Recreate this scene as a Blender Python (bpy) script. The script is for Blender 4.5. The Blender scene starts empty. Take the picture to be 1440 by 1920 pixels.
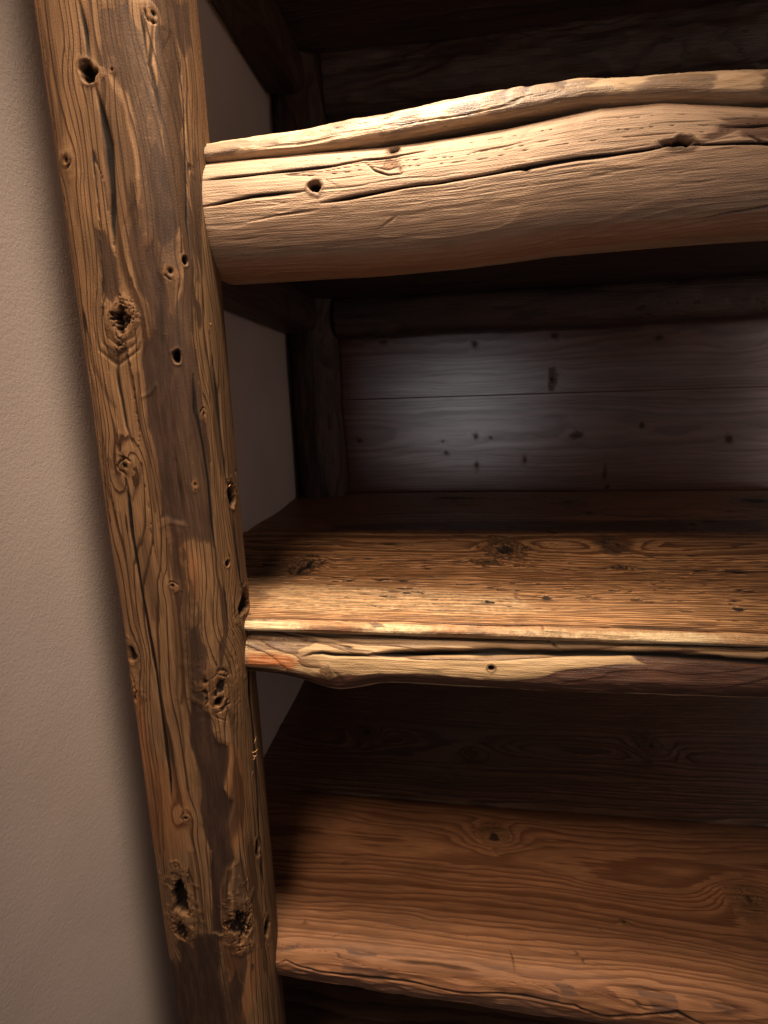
import bpy, math
import numpy as np

# ------------------------------------------------------------------ camera, world, lamps
S = 0.40                      # metres per model unit
Z0 = 1.45                     # eye height of the photographer
scene = bpy.context.scene
C = scene.collection

def W(p):
    return (p[0]*S, p[1]*S, p[2]*S + Z0)

from mathutils import Matrix, Vector
# camera axes in the bookcase frame (X right, Y into the shelf, Z up)
RX = Vector((0.98980469, 0.13898682, -0.03113415))
DN = Vector((-0.00120512, -0.2104106, -0.97761236))
FW = Vector((-0.14242618, 0.96768282, -0.2080979))
cd = bpy.data.cameras.new("camera")
cd.sensor_fit = 'VERTICAL'
cd.sensor_height = 24.0
cd.lens = 24.0*1002.6/1920.0
cd.clip_start = 0.01
cd.clip_end = 100.0
cd.dof.use_dof = True
cd.dof.focus_distance = 1.12*S
cd.dof.aperture_fstop = 7.0
cam = bpy.data.objects.new("camera", cd)
C.objects.link(cam)
m = Matrix((RX, -DN, -FW)).transposed().to_4x4()
m.translation = Vector((0, 0, Z0))
cam.matrix_world = m
scene.camera = cam

world = bpy.data.worlds.new("World")
scene.world = world
world.use_nodes = True
bg = world.node_tree.nodes["Background"]
bg.inputs[0].default_value = (0.92, 0.77, 0.73, 1)
bg.inputs[1].default_value = 0.075

def spot(name, loc, target, power, color, size, blend, radius):
    l = bpy.data.lights.new(name, 'SPOT')
    l.energy = power; l.color = color
    l.spot_size = math.radians(size); l.spot_blend = blend
    l.shadow_soft_size = radius
    o = bpy.data.objects.new(name, l); C.objects.link(o)
    o.location = W(loc)
    d = Vector(W(target)) - Vector(W(loc))
    o.rotation_euler = d.to_track_quat('-Z', 'Y').to_euler()
    return o
def area(name, loc, target, power, color, sx, sy):
    l = bpy.data.lights.new(name, 'AREA')
    l.shape = 'RECTANGLE'; l.size = sx; l.size_y = sy
    l.energy = power; l.color = color
    o = bpy.data.objects.new(name, l); C.objects.link(o)
    o.location = W(loc)
    d = Vector(W(target)) - Vector(W(loc))
    o.rotation_euler = d.to_track_quat('-Z', 'Y').to_euler()
    return o
# warm ceiling spot above the photographer, and a pale window far behind
spot("ceiling_spot", (-0.16, 0.65, 2.02), (-0.24, 1.06, 0.36), 100.0, (1.0, 0.82, 0.60), 48, 1.0, 0.095)
spot("room_spot", (-0.56, -1.0, 2.9), (-0.30, 1.1, 0.10), 100.0, (1.0, 0.70, 0.47), 40, 1.0, 0.22)
area("window_light", (0.08, -6.0, -0.1), (0.06, 2.7, 0.0), 5.6, (0.96, 0.91, 0.95), 0.50, 2.6)
area("side_fill", (3.5, 0.4, 0.2), (-0.7, 1.5, 0.0), 2.6, (1.0, 0.75, 0.64), 0.6, 0.9)  # added soft fill from off to the right, lifts the dark bay walls

vs = scene.view_settings
vs.view_transform = 'Standard'; vs.look = 'None'
vs.exposure = 0.0; vs.gamma = 1.0; vs.use_curve_mapping = False
scene.cycles.use_denoising = True
scene.cycles.max_bounces = 4

# ------------------------------------------------------------------ numpy noise
def _hash(i, j, k, seed):
    n = (i.astype(np.uint32)*np.uint32(374761393) + j.astype(np.uint32)*np.uint32(668265263)
         + k.astype(np.uint32)*np.uint32(2147483647 - 1442) + np.uint32(seed*974711 & 0xffffffff))
    n = (n ^ (n >> np.uint32(13)))*np.uint32(1274126177)
    n = n ^ (n >> np.uint32(16))
    return n.astype(np.float32)/np.float32(4294967295.0)*2 - 1

def noise(x, y, z=0.0, seed=0):
    """smooth value noise, about -1..1"""
    x, y, z = np.broadcast_arrays(np.asarray(x, np.float32), np.asarray(y, np.float32), np.asarray(z, np.float32))
    xi, yi = np.floor(x), np.floor(y)
    fx, fy = x-xi, y-yi
    ux = fx*fx*fx*(fx*(fx*6-15)+10); uy = fy*fy*fy*(fy*(fy*6-15)+10)
    xi = xi.astype(np.int32); yi = yi.astype(np.int32)
    flat = (z == z.flat[0]).all()
    if flat:
        zi = np.full_like(xi, int(z.flat[0]*7919) % 10007)
        def lay(zz):
            a = _hash(xi, yi, zz, seed); b = _hash(xi+1, yi, zz, seed)
            c = _hash(xi, yi+1, zz, seed); d = _hash(xi+1, yi+1, zz, seed)
            return (a+(b-a)*ux)*(1-uy)+(c+(d-c)*ux)*uy
        return lay(zi)
    zi = np.floor(z); fz = z-zi; uz = fz*fz*(3-2*fz); zi = zi.astype(np.int32)
    def lay(zz):
        a = _hash(xi, yi, zz, seed); b = _hash(xi+1, yi, zz, seed)
        c = _hash(xi, yi+1, zz, seed); d = _hash(xi+1, yi+1, zz, seed)
        return (a+(b-a)*ux)*(1-uy)+(c+(d-c)*ux)*uy
    l0 = lay(zi)
    return l0+(lay(zi+1)-l0)*uz

def fbm(x, y, oct=4, seed=0, gain=0.5, lac=2.03):
    r = 0; a = 1.0
    for o in range(oct):
        r = r + a*noise(x*lac**o + 17.3*o, y*lac**o - 9.1*o, 0.0, seed+o*31)
        a *= gain
    return r
def sstep(a, b, x):
    t = np.clip((x-a)/(b-a), 0, 1)
    return t*t*(3-2*t)

# ------------------------------------------------------------------ profiles and swept pieces
PROF = {
 # front post, (x, y, spacing), seen from above, clockwise from the wall side
 'post': [(-.77, 1.31, .02), (-.775, 1.20, .012), (-.742, 1.06, .006), (-.717, .985, .0026), (-.704, .962, .0020), (-.678, .951, .0020), (-.592, .946, .0020), (-.525, .952, .0020),
          (-.497, .968, .0018), (-.486, 1.03, .0024), (-.490, 1.11, .0030), (-.522, 1.19, .006), (-.575, 1.28, .02), (-.62, 1.33, .03)],
 # logs and planks, (y, z, spacing)
 'log1': [(1.16, .456, .01), (1.105, .455, .003), (1.083, .434, .0015), (1.070, .402, .0015), (1.064, .366, .0015), (1.068, .325, .0017), (1.082, .287, .0017), (1.110, .259, .0015), (1.145, .249, .0015), (1.175, .251, .003), (1.30, .27, .02), (1.36, .36, .03), (1.30, .452, .03)],
 'slab1': [(1.49, .503, .03), (1.17, .511, .006), (1.112, .504, .0020), (1.092, .487, .0014), (1.084, .467, .0014), (1.096, .458, .0018), (1.20, .458, .02), (1.49, .458, .03)],
 'plank2': [(1.845, -.505, .03), (1.845, -.475, .004), (1.60, -.475, .0045), (1.30, -.475, .0030), (1.115, -.4750, .0022), (1.088, -.4790, .0014), (1.075, -.488, .0014), (1.070, -.500, .0014), (1.078, -.508, .002), (1.20, -.506, .03)],
 'plank2b': [(2.66, -.506, .05), (2.66, -.476, .01), (2.20, -.477, .008), (1.865, -.478, .006), (1.853, -.482, .004), (1.853, -.504, .02), (2.1, -.506, .05)],
 'log2': [(1.30, -.512, .02), (1.13, -.512, .004), (1.092, -.515, .002), (1.068, -.533, .0016), (1.052, -.562, .0016), (1.050, -.588, .0016), (1.064, -.610, .0018), (1.10, -.625, .002), (1.16, -.632, .006), (1.28, -.62, .03), (1.34, -.56, .03)],
 'slab3': [(1.655, -1.47, .03), (1.660, -1.425, .006), (1.64, -1.410, .004), (1.45, -1.409, .0034), (1.20, -1.410, .0024), (1.115, -1.414, .0020), (1.085, -1.432, .0020), (1.074, -1.462, .0020), (1.082, -1.505, .0020), (1.108, -1.540, .002), (1.15, -1.556, .006), (1.40, -1.55, .03)],
 'plank3b': [(2.66, -1.47, .05), (2.66, -1.425, .01), (2.20, -1.418, .006), (1.72, -1.420, .005), (1.676, -1.428, .004), (1.672, -1.45, .006), (1.68, -1.47, .05)],
}
PS = {'post_corner': 0.6299, 'slab1_nose': 0.4291}
SPL = [(-0.484, 1.048, -0.7987, 0.0168, 0.0125), (-0.4768, 1.048, -0.7756, 0.0082, 0.0202), (-0.4931, 1.048, -0.8742, 0.0089, 0.0268), (-0.5101, 1.048, -0.9765, 0.0095, 0.0159), (-0.4982, 1.048, -0.9025, 0.0056, 0.0181), (-0.4821, 1.048, -0.8071, 0.011, 0.005), (-0.4823, 1.048, -0.1722, 0.0078, 0.0068), (-0.4894, 1.048, 0.1503, 0.006, 0.0037), (-0.4831, 1.048, -0.8186, 0.009, 0.0135)]
def resample(ctrl, closed=True):
    """smooth curve through (a, b, spacing) control points -> a, b, arc length, normals"""
    P = np.array([c[:2] for c in ctrl], float); sp = np.array([c[2] for c in ctrl], float)
    n = len(P); out = []; so = []
    for i in range(n):
        p0, p1, p2, p3 = P[i-1], P[i], P[(i+1) % n], P[(i+2) % n]
        t0 = 0; t1 = t0+max(np.linalg.norm(p1-p0), 1e-6)**.5
        t2 = t1+max(np.linalg.norm(p2-p1), 1e-6)**.5; t3 = t2+max(np.linalg.norm(p3-p2), 1e-6)**.5
        t = np.linspace(t1, t2, 120, endpoint=False)[:, None]
        A1 = (t1-t)/(t1-t0)*p0+(t-t0)/(t1-t0)*p1; A2 = (t2-t)/(t2-t1)*p1+(t-t1)/(t2-t1)*p2
        A3 = (t3-t)/(t3-t2)*p2+(t-t2)/(t3-t2)*p3
        B1 = (t2-t)/(t2-t0)*A1+(t-t0)/(t2-t0)*A2; B2 = (t3-t)/(t3-t1)*A2+(t-t1)/(t3-t1)*A3
        out.append((t2-t)/(t2-t1)*B1+(t-t1)/(t2-t1)*B2)
        f = (t[:, 0]-t1)/(t2-t1)
        so.append(sp[i]*(1-f)+sp[(i+1) % n]*f)
    Q = np.vstack(out); q = np.concatenate(so)
    Qc = np.vstack([Q, Q[:1]]); seg = np.linalg.norm(np.diff(Qc, axis=0), axis=1)
    arc = np.concatenate([[0], np.cumsum(seg)]); cost = np.concatenate([[0], np.cumsum(seg/q)])
    N = int(round(cost[-1])); k = np.linspace(0, cost[-1], N, endpoint=False)
    a = np.interp(k, cost, Qc[:, 0]); b = np.interp(k, cost, Qc[:, 1]); s = np.interp(k, cost, arc)
    area2 = np.sum(a*np.roll(b, -1)-np.roll(a, -1)*b)
    da = np.roll(a, -2)-np.roll(a, 2); db = np.roll(b, -2)-np.roll(b, 2)
    L = np.hypot(da, db)+1e-9
    sg = 1 if area2 > 0 else -1
    return a, b, s, sg*db/L, -sg*da/L

def mesh_from_grid(name, P, attrs, mat, parent, flip=False):
    n, m_ = P.shape[:2]
    idx = np.arange(n*m_, dtype=np.int32).reshape(n, m_)
    a = idx[:-1, :]; b = np.roll(idx, -1, 1)[:-1, :]; c = np.roll(idx, -1, 1)[1:, :]; d = idx[1:, :]
    quads = np.stack([a, b, c, d], -1).reshape(-1, 4)
    if flip: quads = quads[:, ::-1]
    nq = len(quads)
    cap0 = idx[0] if flip else idx[0][::-1]
    cap1 = idx[-1][::-1] if flip else idx[-1]
    loops = np.concatenate([quads.ravel(), cap0, cap1]).astype(np.int32)
    starts = np.concatenate([np.arange(nq)*4, [nq*4, nq*4+m_]]).astype(np.int32)
    me = bpy.data.meshes.new(name)
    me.vertices.add(n*m_); me.vertices.foreach_set("co", (P.reshape(-1, 3)*S + np.array([0, 0, Z0])).astype(np.float32).ravel())
    me.loops.add(len(loops)); me.loops.foreach_set("vertex_index", loops)
    me.polygons.add(nq+2); me.polygons.foreach_set("loop_start", starts)
    me.update(calc_edges=True)
    sm = np.ones(nq+2, bool); sm[-2:] = False
    me.polygons.foreach_set("use_smooth", sm)
    for k, v in attrs.items():
        at = me.attributes.new(k, 'FLOAT_VECTOR', 'POINT')
        at.data.foreach_set("vector", v.astype(np.float32).ravel())
    me.validate()
    me.materials.append(mat)
    o = bpy.data.objects.new(name, me); C.objects.link(o)
    o.parent = parent
    return o

def _local(Sg, Tg, lo, hi, pad):
    """row/column slices of the grid near a feature's bounding box"""
    s = Sg[0]; t = Tg[:, 0]
    si = np.where((s >= lo[0]-pad) & (s <= hi[0]+pad))[0]; ti = np.where((t >= lo[1]-pad) & (t <= hi[1]+pad))[0]
    if len(si) == 0 or len(ti) == 0: return None
    return slice(ti[0], ti[-1]+1), slice(si[0], si[-1]+1)
def seg_dist(x, y, pts):
    best = None
    for (x0, y0), (x1, y1) in zip(pts[:-1], pts[1:]):
        dx, dy = x1-x0, y1-y0; L = dx*dx+dy*dy+1e-12
        u = np.clip(((x-x0)*dx+(y-y0)*dy)/L, 0, 1)
        d = np.hypot(x-x0-u*dx, y-y0-u*dy)
        best = d if best is None else np.minimum(best, d)
    return best
def inside(x, y, pts):
    r = np.zeros(x.shape, bool); n = len(pts)
    for i in range(n):
        x0, y0 = pts[i]; x1, y1 = pts[(i+1) % n]
        c = ((y0 > y) != (y1 > y))
        if abs(y1-y0) < 1e-9: continue
        r ^= c & (x < (x1-x0)*(y-y0)/(y1-y0)+x0)
    return r

class Piece:
    def __init__(self, prof, axis, t, seed, bend=None):
        a, b, s, na, nb = resample(prof)
        self.T, self.S = np.broadcast_arrays(np.asarray(t)[:, None], s[None, :])
        A = np.broadcast_to(a, self.T.shape).copy(); B = np.broadcast_to(b, self.T.shape).copy()
        self.NA = np.broadcast_to(na, A.shape); self.NB = np.broadcast_to(nb, A.shape)
        self.axis = axis; self.seed = seed
        if bend: A, B = bend(A, B, self.T)
        self.A, self.B = A, B
        sh = self.T.shape
        z = lambda: np.zeros(sh, np.float32)
        self.H = z(); self.pat = z(); self.knot = z(); self.crk = z(); self.stain = z(); self.pale = z(); self.org = z()
        self.rbump = z(); self.kring = z(); self.Hl = z(); self.push = z(); self.sunk = z()
        self.ws = noise(self.S*24, self.T*7, 0, seed+5)*.65 + noise(self.S*60, self.T*24, 0, seed+6)*.35
        self.wt = noise(self.S*30+50, self.T*12, 0, seed+7)*.6 + noise(self.S*70, self.T*30+30, 0, seed+8)*.4
    def lumps(self, amp, fs, ft, oct=2, k=0):
        h = amp*fbm(self.S*fs, self.T*ft, oct, self.seed+40+k); self.H += h
        if fs < 10: self.Hl += h
    def crack(self, pts, w=.0025, depth=.012, warp=.0025, dark=1.0):
        w *= .75; depth *= .6
        p = np.array(pts); sl = _local(self.S, self.T, p.min(0), p.max(0), w*4+warp*2)
        if sl is None: return
        d = seg_dist(self.S[sl]+self.ws[sl]*warp, self.T[sl]+self.wt[sl]*warp, pts)
        e0 = np.hypot(self.S[sl]-pts[0][0], self.T[sl]-pts[0][1]); e1 = np.hypot(self.S[sl]-pts[-1][0], self.T[sl]-pts[-1][1])
        tap = np.clip(np.minimum(e0, e1)/.06, 0, 1)**.6
        wl = (.0009+w*tap)*(.65+.5*np.clip(1+noise(self.S[sl]*14, self.T[sl]*14, 0, self.seed+9), 0, 2))
        g = np.exp(-(d/wl)**2)
        self.H[sl] -= depth*g*(.15+.85*tap)
        self.crk[sl] = np.maximum(self.crk[sl], dark*sstep(1.5, .5, d/wl)*(.3+.7*tap))
    def streak(self, pts, w=.004, val=.5, warp=.006):
        p = np.array(pts); sl = _local(self.S, self.T, p.min(0), p.max(0), w*4+warp*2)
        if sl is None: return
        d = seg_dist(self.S[sl]+self.ws[sl]*warp, self.T[sl]+self.wt[sl]*warp, pts)
        wl = w*(.5+.6*np.clip(1+noise(self.S[sl]*9, self.T[sl]*9, 0, self.seed+19), 0, 2))
        self.stain[sl] = np.maximum(self.stain[sl], val*np.exp(-(d/wl)**2))
    def lip(self, pts, w=.006, amp=.004, warp=.004, pale=.4):
        p = np.array(pts); sl = _local(self.S, self.T, p.min(0), p.max(0), w*4+warp*2)
        if sl is None: return
        d = seg_dist(self.S[sl]+self.ws[sl]*warp, self.T[sl]+self.wt[sl]*warp, pts)
        g = np.exp(-(d/w)**2); self.H[sl] += amp*.25*g
        self.pale[sl] = np.maximum(self.pale[sl], pale*g)
    def patch(self, pts, field, val=1.0, soft=.004, warp=.010, sink=0.0):
        p = np.array(pts); sl = _local(self.S, self.T, p.min(0), p.max(0), soft*3+warp*2)
        if sl is None: return
        x = self.S[sl]+self.ws[sl]*warp; y = self.T[sl]+self.wt[sl]*warp*1.5
        d = seg_dist(x, y, list(map(tuple, pts))+[tuple(pts[0])])
        sd = np.where(inside(x, y, pts), d, -d)
        mk = sstep(-soft, soft, sd)
        f = getattr(self, field); f[sl] = np.maximum(f[sl], mk*val)
        if sink > 0: self.sunk[sl] = np.maximum(self.sunk[sl], .38*sink*mk*val)
        elif sink < 0: self.H[sl] -= .38*sink*mk*val
    def knotf(self, c, rs, rt, kind='hole', depth=.02, rings=5.0, bump=1.0):
        R = max(rs, rt)*8.0
        sl = _local(self.S, self.T, np.array(c)-R, np.array(c)+R, 0)
        if sl is None: return
        kn_ = fbm(self.S[sl]*38, self.T[sl]*38, 3, self.seed+int(abs(c[1])*977) % 500)
        kn2 = noise(self.S[sl]*150, self.T[sl]*110, 0, self.seed+55)
        ds = (self.S[sl]-c[0])/rs; dt = (self.T[sl]-c[1])/rt
        d = np.hypot(ds, dt)*(1+.34*kn_)+.14*kn2
        # the grain is pushed aside around the knot, further along the grain than across
        along = dt if self.axis == 'z' else dt
        de = np.hypot(ds/1.5, dt/2.6)
        self.rbump[sl] += bump*rs*1.6*np.exp(-de**2*1.3)
        self.push[sl] -= bump*(self.S[sl]-c[0])*.9*np.exp(-((self.S[sl]-c[0])/(rs*2.6))**2-((self.T[sl]-c[1])/(rt*3.2))**2)
        if kind == 'flame': return
        if kind == 'hole':
            self.H[sl] -= depth*np.exp(-(d/.85)**4)
            self.H[sl] += .05*depth*np.exp(-((d-1.35)/.35)**2)
            self.knot[sl] = np.maximum(self.knot[sl], .55*sstep(1.7, 1.0, d))
            self.crk[sl] = np.maximum(self.crk[sl], sstep(1.05, .7, d))
        elif kind == 'knot':
            seam = np.exp(-((d-1.05)/.13)**2)*sstep(-.25, .35, kn_+.5*np.sin(np.arctan2(dt, ds)+c[0]*40))
            self.H[sl] += .25*depth*np.exp(-(d/1.5)**2) - depth*.5*seam - depth*.6*np.exp(-(d/.3)**2)
            self.knot[sl] = np.maximum(self.knot[sl], sstep(1.2, .95, d))
            self.crk[sl] = np.maximum(self.crk[sl], .75*seam)
            self.crk[sl] = np.maximum(self.crk[sl], sstep(.35, .15, d))
        elif kind == 'rot':      # ragged cavity inside a raised, cracked knot
            n1 = fbm(self.S[sl]*120, self.T[sl]*120, 3, self.seed+77)
            dd = d+.45*n1
            self.H[sl] += .15*depth*np.exp(-((d-1.5)/.5)**2)
            self.H[sl] -= depth*sstep(1.0, .75, dd)*(1+.4*n1)
            self.crk[sl] = np.maximum(self.crk[sl], sstep(1.0, .85, dd)*np.clip(.85+.5*n1, 0, 1))
            self.knot[sl] = np.maximum(self.knot[sl], sstep(1.9, 1.5, d)*.8)
            ringc = np.abs(np.sin((d+.22*n1)*6.5))+.9*sstep(-.1, .5, kn_)
            self.H[sl] -= .25*depth*(1-sstep(0, .35, ringc))*sstep(2.1, 1.7, d)*sstep(.9, 1.1, d)
            self.crk[sl] = np.maximum(self.crk[sl], .8*(1-sstep(.0, .25, ringc))*sstep(2.1, 1.7, d)*sstep(.9, 1.1, d))
        elif kind == 'dot':
            self.knot[sl] = np.maximum(self.knot[sl], .7*sstep(2.0, .8, d))
            self.crk[sl] = np.maximum(self.crk[sl], .6*sstep(1.2, .6, d))
        elif kind == 'flat':
            self.knot[sl] = np.maximum(self.knot[sl], sstep(1.25, .8, d))
            self.H[sl] += depth*np.exp(-(d/1.2)**2)
            self.crk[sl] = np.maximum(self.crk[sl], .7*sstep(.55, .2, d+.3*self.ws[sl]))
        self.kring[sl] += sstep(1.3, .9, d)*d*rings
    def checks(self, fs, ft, thr, depth, amount=1.0, k=0, gate=None):
        """fine drying checks running with the grain"""
        n1 = noise(self.S*fs+self.ws*.35, self.T*ft, 0, self.seed+60+k)
        g = sstep(.05, .45, noise(self.S*fs*.35, self.T*ft*.6, 0, self.seed+61+k))
        c = sstep(thr, thr*.25, np.abs(n1))*g
        if gate is not None: c = c*gate
        self.H -= depth*c
        self.crk = np.maximum(self.crk, c*amount)
    def specks(self, fs, ft, thr, depth, k=0, gate=None):
        n1 = noise(self.S*fs, self.T*ft, 0, self.seed+80+k)+.35*noise(self.S*fs*2.1, self.T*ft*2.3, 0, self.seed+81+k)
        c = sstep(thr, thr+.15, n1)
        if gate is not None: c = c*gate
        self.H -= depth*c; self.crk = np.maximum(self.crk, c)
    def rings(self, pith, spacing, wob=.02, wobf=1.2, nz=.006, tilt=(0, 0)):
        s = self.seed
        wa = wob*(noise(self.T*wobf, 3.3, 0, s+90)+.4*noise(self.T*wobf*2.7, 5.1, 0, s+91))
        wb = wob*(noise(self.T*wobf+40, 8.3, 0, s+92)+.4*noise(self.T*wobf*2.7+9, 1.1, 0, s+93))
        r = np.hypot(self.A-pith[0]-wa-tilt[0]*self.T, self.B-pith[1]-wb-tilt[1]*self.T)
        r = r + nz*noise(self.S*7, self.T*1.8, 0, s+94)+nz*.4*noise(self.S*18, self.T*4.0, 0, s+95)+nz*.12*noise(self.S*60, self.T*14, 0, s+96)
        r = r + self.Hl*1.0 + self.rbump*.5
        k = np.clip(self.knot*1.4, 0, 1)
        # growth rings of uneven width
        ring = r/spacing; ring = ring + .35*np.sin(ring*.9)+.2*np.sin(ring*2.3+1)
        self.ring = ring*(1-k)+self.kring*k
    def flat_rings(self, spacing, nz=.012):
        s = self.seed
        u = self.S + self.push + nz*noise(self.S*5, self.T*1.1, 0, s+94)+nz*.5*noise(self.S*11, self.T*2.6, 0, s+95)+nz*.10*noise(self.S*60, self.T*9, 0, s+96)
        ring = u/spacing; ring = ring + .5*np.sin(ring*.8+1.7*noise(self.T*.6, 2.2, 0, s+97))+.25*np.sin(ring*2.1+1)
        k = np.clip(self.knot*1.4, 0, 1)
        self.ring = ring*(1-k)+self.kring*k
    def ridge(self, amp, sharp=.55):
        f = self.ring-np.floor(self.ring)
        late = sstep(.45, .85, f)*sstep(1.0, .93, f)
        self.H += amp*(late-.4)*(1-self.knot)
    def build(self, name, mat, parent, label=None, fib=.0005):
        fine = noise(self.S*240, self.T*22, 0, self.seed+99)
        H = self.H + fib*fine
        A = self.A+self.NA*H; B = self.B+self.NB*H
        P = np.stack([A, B, self.T] if self.axis == 'z' else [self.T, A, B], -1)
        sa = np.stack([self.S, self.T, self.ring], -1)
        o = mesh_from_grid(name, P, {'wood': sa, 'mask': np.stack([self.pat, self.knot, self.crk], -1),
                                     'tone': np.stack([self.stain, self.pale, self.org], -1)}, mat, parent,
                           flip=self._flip())
        if label: o['label'] = label
        return o
    def _flip(self):
        a, b = self.A[0], self.B[0]
        ccw = np.sum(a*np.roll(b, -1)-np.roll(a, -1)*b) > 0
        return not ccw

# ------------------------------------------------------------------ materials
class NT:
    def __init__(self, name):
        self.m = bpy.data.materials.new(name); self.m.use_nodes = True
        self.t = self.m.node_tree; self.t.nodes.clear()
    def n(self, typ, **kw):
        nd = self.t.nodes.new(typ)
        for k, v in kw.items(): setattr(nd, k, v)
        return nd
    def put(self, sock, v):
        if isinstance(v, bpy.types.NodeSocket): self.t.links.new(v, sock)
        elif isinstance(v, (tuple, list)) and len(v) == 3 and sock.type == 'RGBA': sock.default_value = (*v, 1)
        else: sock.default_value = v
    def math(self, op, a, b=0.0, c=None, clamp=False):
        nd = self.n('ShaderNodeMath', operation=op, use_clamp=clamp)
        self.put(nd.inputs[0], a); self.put(nd.inputs[1], b)
        if c is not None: self.put(nd.inputs[2], c)
        return nd.outputs[0]
    def step(self, a, b, x):
        nd = self.n('ShaderNodeMapRange', interpolation_type='SMOOTHSTEP')
        self.put(nd.inputs[0], x); self.put(nd.inputs[1], a); self.put(nd.inputs[2], b)
        return nd.outputs[0]
    def mix(self, f, a, b, mode='MIX'):
        nd = self.n('ShaderNodeMix', data_type='RGBA', blend_type=mode)
        self.put(nd.inputs[0], f); self.put(nd.inputs[6], a); self.put(nd.inputs[7], b)
        return nd.outputs[2]
    def noise(self, vec, scale, detail=2.0, rough=.5, dist=0.0, flat=False):
        nd = self.n('ShaderNodeTexNoise', noise_dimensions='2D' if flat else '3D')
        self.put(nd.inputs['Vector'], vec); nd.inputs['Scale'].default_value = scale
        nd.inputs['Detail'].default_value = detail; nd.inputs['Roughness'].default_value = rough
        nd.inputs['Distortion'].default_value = dist
        return nd.outputs[0]
    def scale(self, vec, s):
        nd = self.n('ShaderNodeVectorMath', operation='MULTIPLY')
        self.put(nd.inputs[0], vec); nd.inputs[1].default_value = s
        return nd.outputs[0]

def wood(name, early, late, patina, stainc=(.05, .035, .028), knotc=(.10, .05, .022), palec=(.62, .47, .28), orgc=(.30, .11, .035),
         contrast=.8, fibre=.35, rough=.55, spec=.35, bump=1.0, blotch=.35, ringbump=.25, dirt=.0, coat=.0, lw=.30, le=.86, gloss=.0):
    k = NT(name)
    def attr(a):
        nd = k.n('ShaderNodeAttribute', attribute_name=a); return nd
    wd = attr('wood'); mk = attr('mask'); tn = attr('tone')
    def sep(v):
        nd = k.n('ShaderNodeSeparateXYZ'); k.put(nd.inputs[0], v); return nd.outputs
    s_, t_, ring = sep(wd.outputs['Vector']); pat, kn, crk = sep(mk.outputs['Vector']); stn, pale, org = sep(tn.outputs['Vector'])
    cmb = k.n('ShaderNodeCombineXYZ'); k.put(cmb.inputs[0], s_); k.put(cmb.inputs[1], t_)
    st = cmb.outputs[0]
    fib = k.noise(k.scale(st, (420, 16, 1)), 1.0, 1.0, .6, flat=True)
    fib2 = k.noise(k.scale(st, (120, 5, 1)), 1.0, 2.0, .6, flat=True)
    blo = k.noise(k.scale(st, (14, 3.2, 1)), 1.0, 3.0, .6, .6, flat=True)
    mot = k.noise(k.scale(st, (90, 60, 1)), 1.0, 2.0, .65, flat=True)
    fr = k.math('FRACT', k.math('ADD', ring, k.math('MULTIPLY', k.math('SUBTRACT', fib2, .5), .30)))
    lt = k.math('MULTIPLY', k.step(lw, le, fr), k.step(1.0, .92, fr))
    lt = k.math('MULTIPLY', lt, k.math('MULTIPLY', k.math('ADD', .45, blo), contrast), clamp=True)
    col = k.mix(lt, early, late)
    # fibre and broad tone
    v = k.math('ADD', 1.0, k.math('MULTIPLY', k.math('SUBTRACT', fib, .5), fibre*1.6))
    v = k.math('ADD', v, k.math('MULTIPLY', k.math('SUBTRACT', fib2, .5), fibre*1.4))
    v = k.math('ADD', v, k.math('MULTIPLY', k.math('SUBTRACT', blo, .5), blotch*2.2))
    col = k.mix(1.0, col, k.n('ShaderNodeCombineColor').outputs[0], 'MULTIPLY') if False else col
    hs = k.n('ShaderNodeHueSaturation'); k.put(hs.inputs['Color'], col); k.put(hs.inputs['Value'], v)
    col = hs.outputs[0]
    # worn pale and orange places
    nz = k.math('MULTIPLY', k.math('SUBTRACT', mot, .5), .9)
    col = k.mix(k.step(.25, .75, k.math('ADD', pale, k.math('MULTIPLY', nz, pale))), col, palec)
    col = k.mix(k.math('MULTIPLY', org, k.math('ADD', .5, mot), clamp=True), col, orgc)
    # stain sinks into the fibres
    col = k.mix(k.math('MULTIPLY', stn, k.step(.25, .7, k.math('ADD', fib2, k.math('MULTIPLY', stn, .25))), clamp=True), col, stainc)
    # old skin of the timber: ragged edge, mottled, streaked
    pe = k.step(.32, .62, k.math('ADD', pat, k.math('MULTIPLY', nz, k.math('MULTIPLY', pat, 1.0))))
    pcol = k.mix(k.step(.35, .75, k.noise(k.scale(st, (60, 9, 1)), 1.0, 3.0, .7, flat=True)), patina, tuple(c*1.9 for c in patina))
    pcol = k.mix(k.math('MULTIPLY', fib, .5), pcol, tuple(c*.35 for c in patina))
    col = k.mix(k.math('MULTIPLY', pe, k.math('MULTIPLY', pat, 1.2), clamp=True), col, pcol)
    kcol = k.mix(k.step(.4, .7, fib2), knotc, tuple(c*2.2 for c in knotc))
    kcol = k.mix(k.math('MULTIPLY', lt, .7), kcol, tuple(c*.4 for c in knotc))
    col = k.mix(k.math('MULTIPLY', kn, .85), col, kcol)
    if dirt: col = k.mix(k.math('MULTIPLY', k.step(.52, .75, k.noise(k.scale(st, (40, 8, 1)), 1.0, 5.0, .7, 1.0, flat=True)), dirt), col, stainc)
    col = k.mix(k.step(.15, .85, crk), col, (.012, .008, .006))
    # relief finer than the mesh
    h = k.math('ADD', k.math('MULTIPLY', fib, .55), k.math('MULTIPLY', fib2, .8))
    h = k.math('ADD', h, k.math('MULTIPLY', lt, ringbump*2))
    h = k.math('ADD', h, k.math('MULTIPLY', k.noise(k.scale(st, (520, 300, 1)), 1.0, 0.0, .5, flat=True), .35))
    h = k.math('SUBTRACT', h, k.math('MULTIPLY', crk, 1.0))
    bp = k.n('ShaderNodeBump'); bp.inputs['Strength'].default_value = min(1.0, .75*bump); bp.inputs['Distance'].default_value = .00075*bump
    k.put(bp.inputs['Height'], h)
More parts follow.
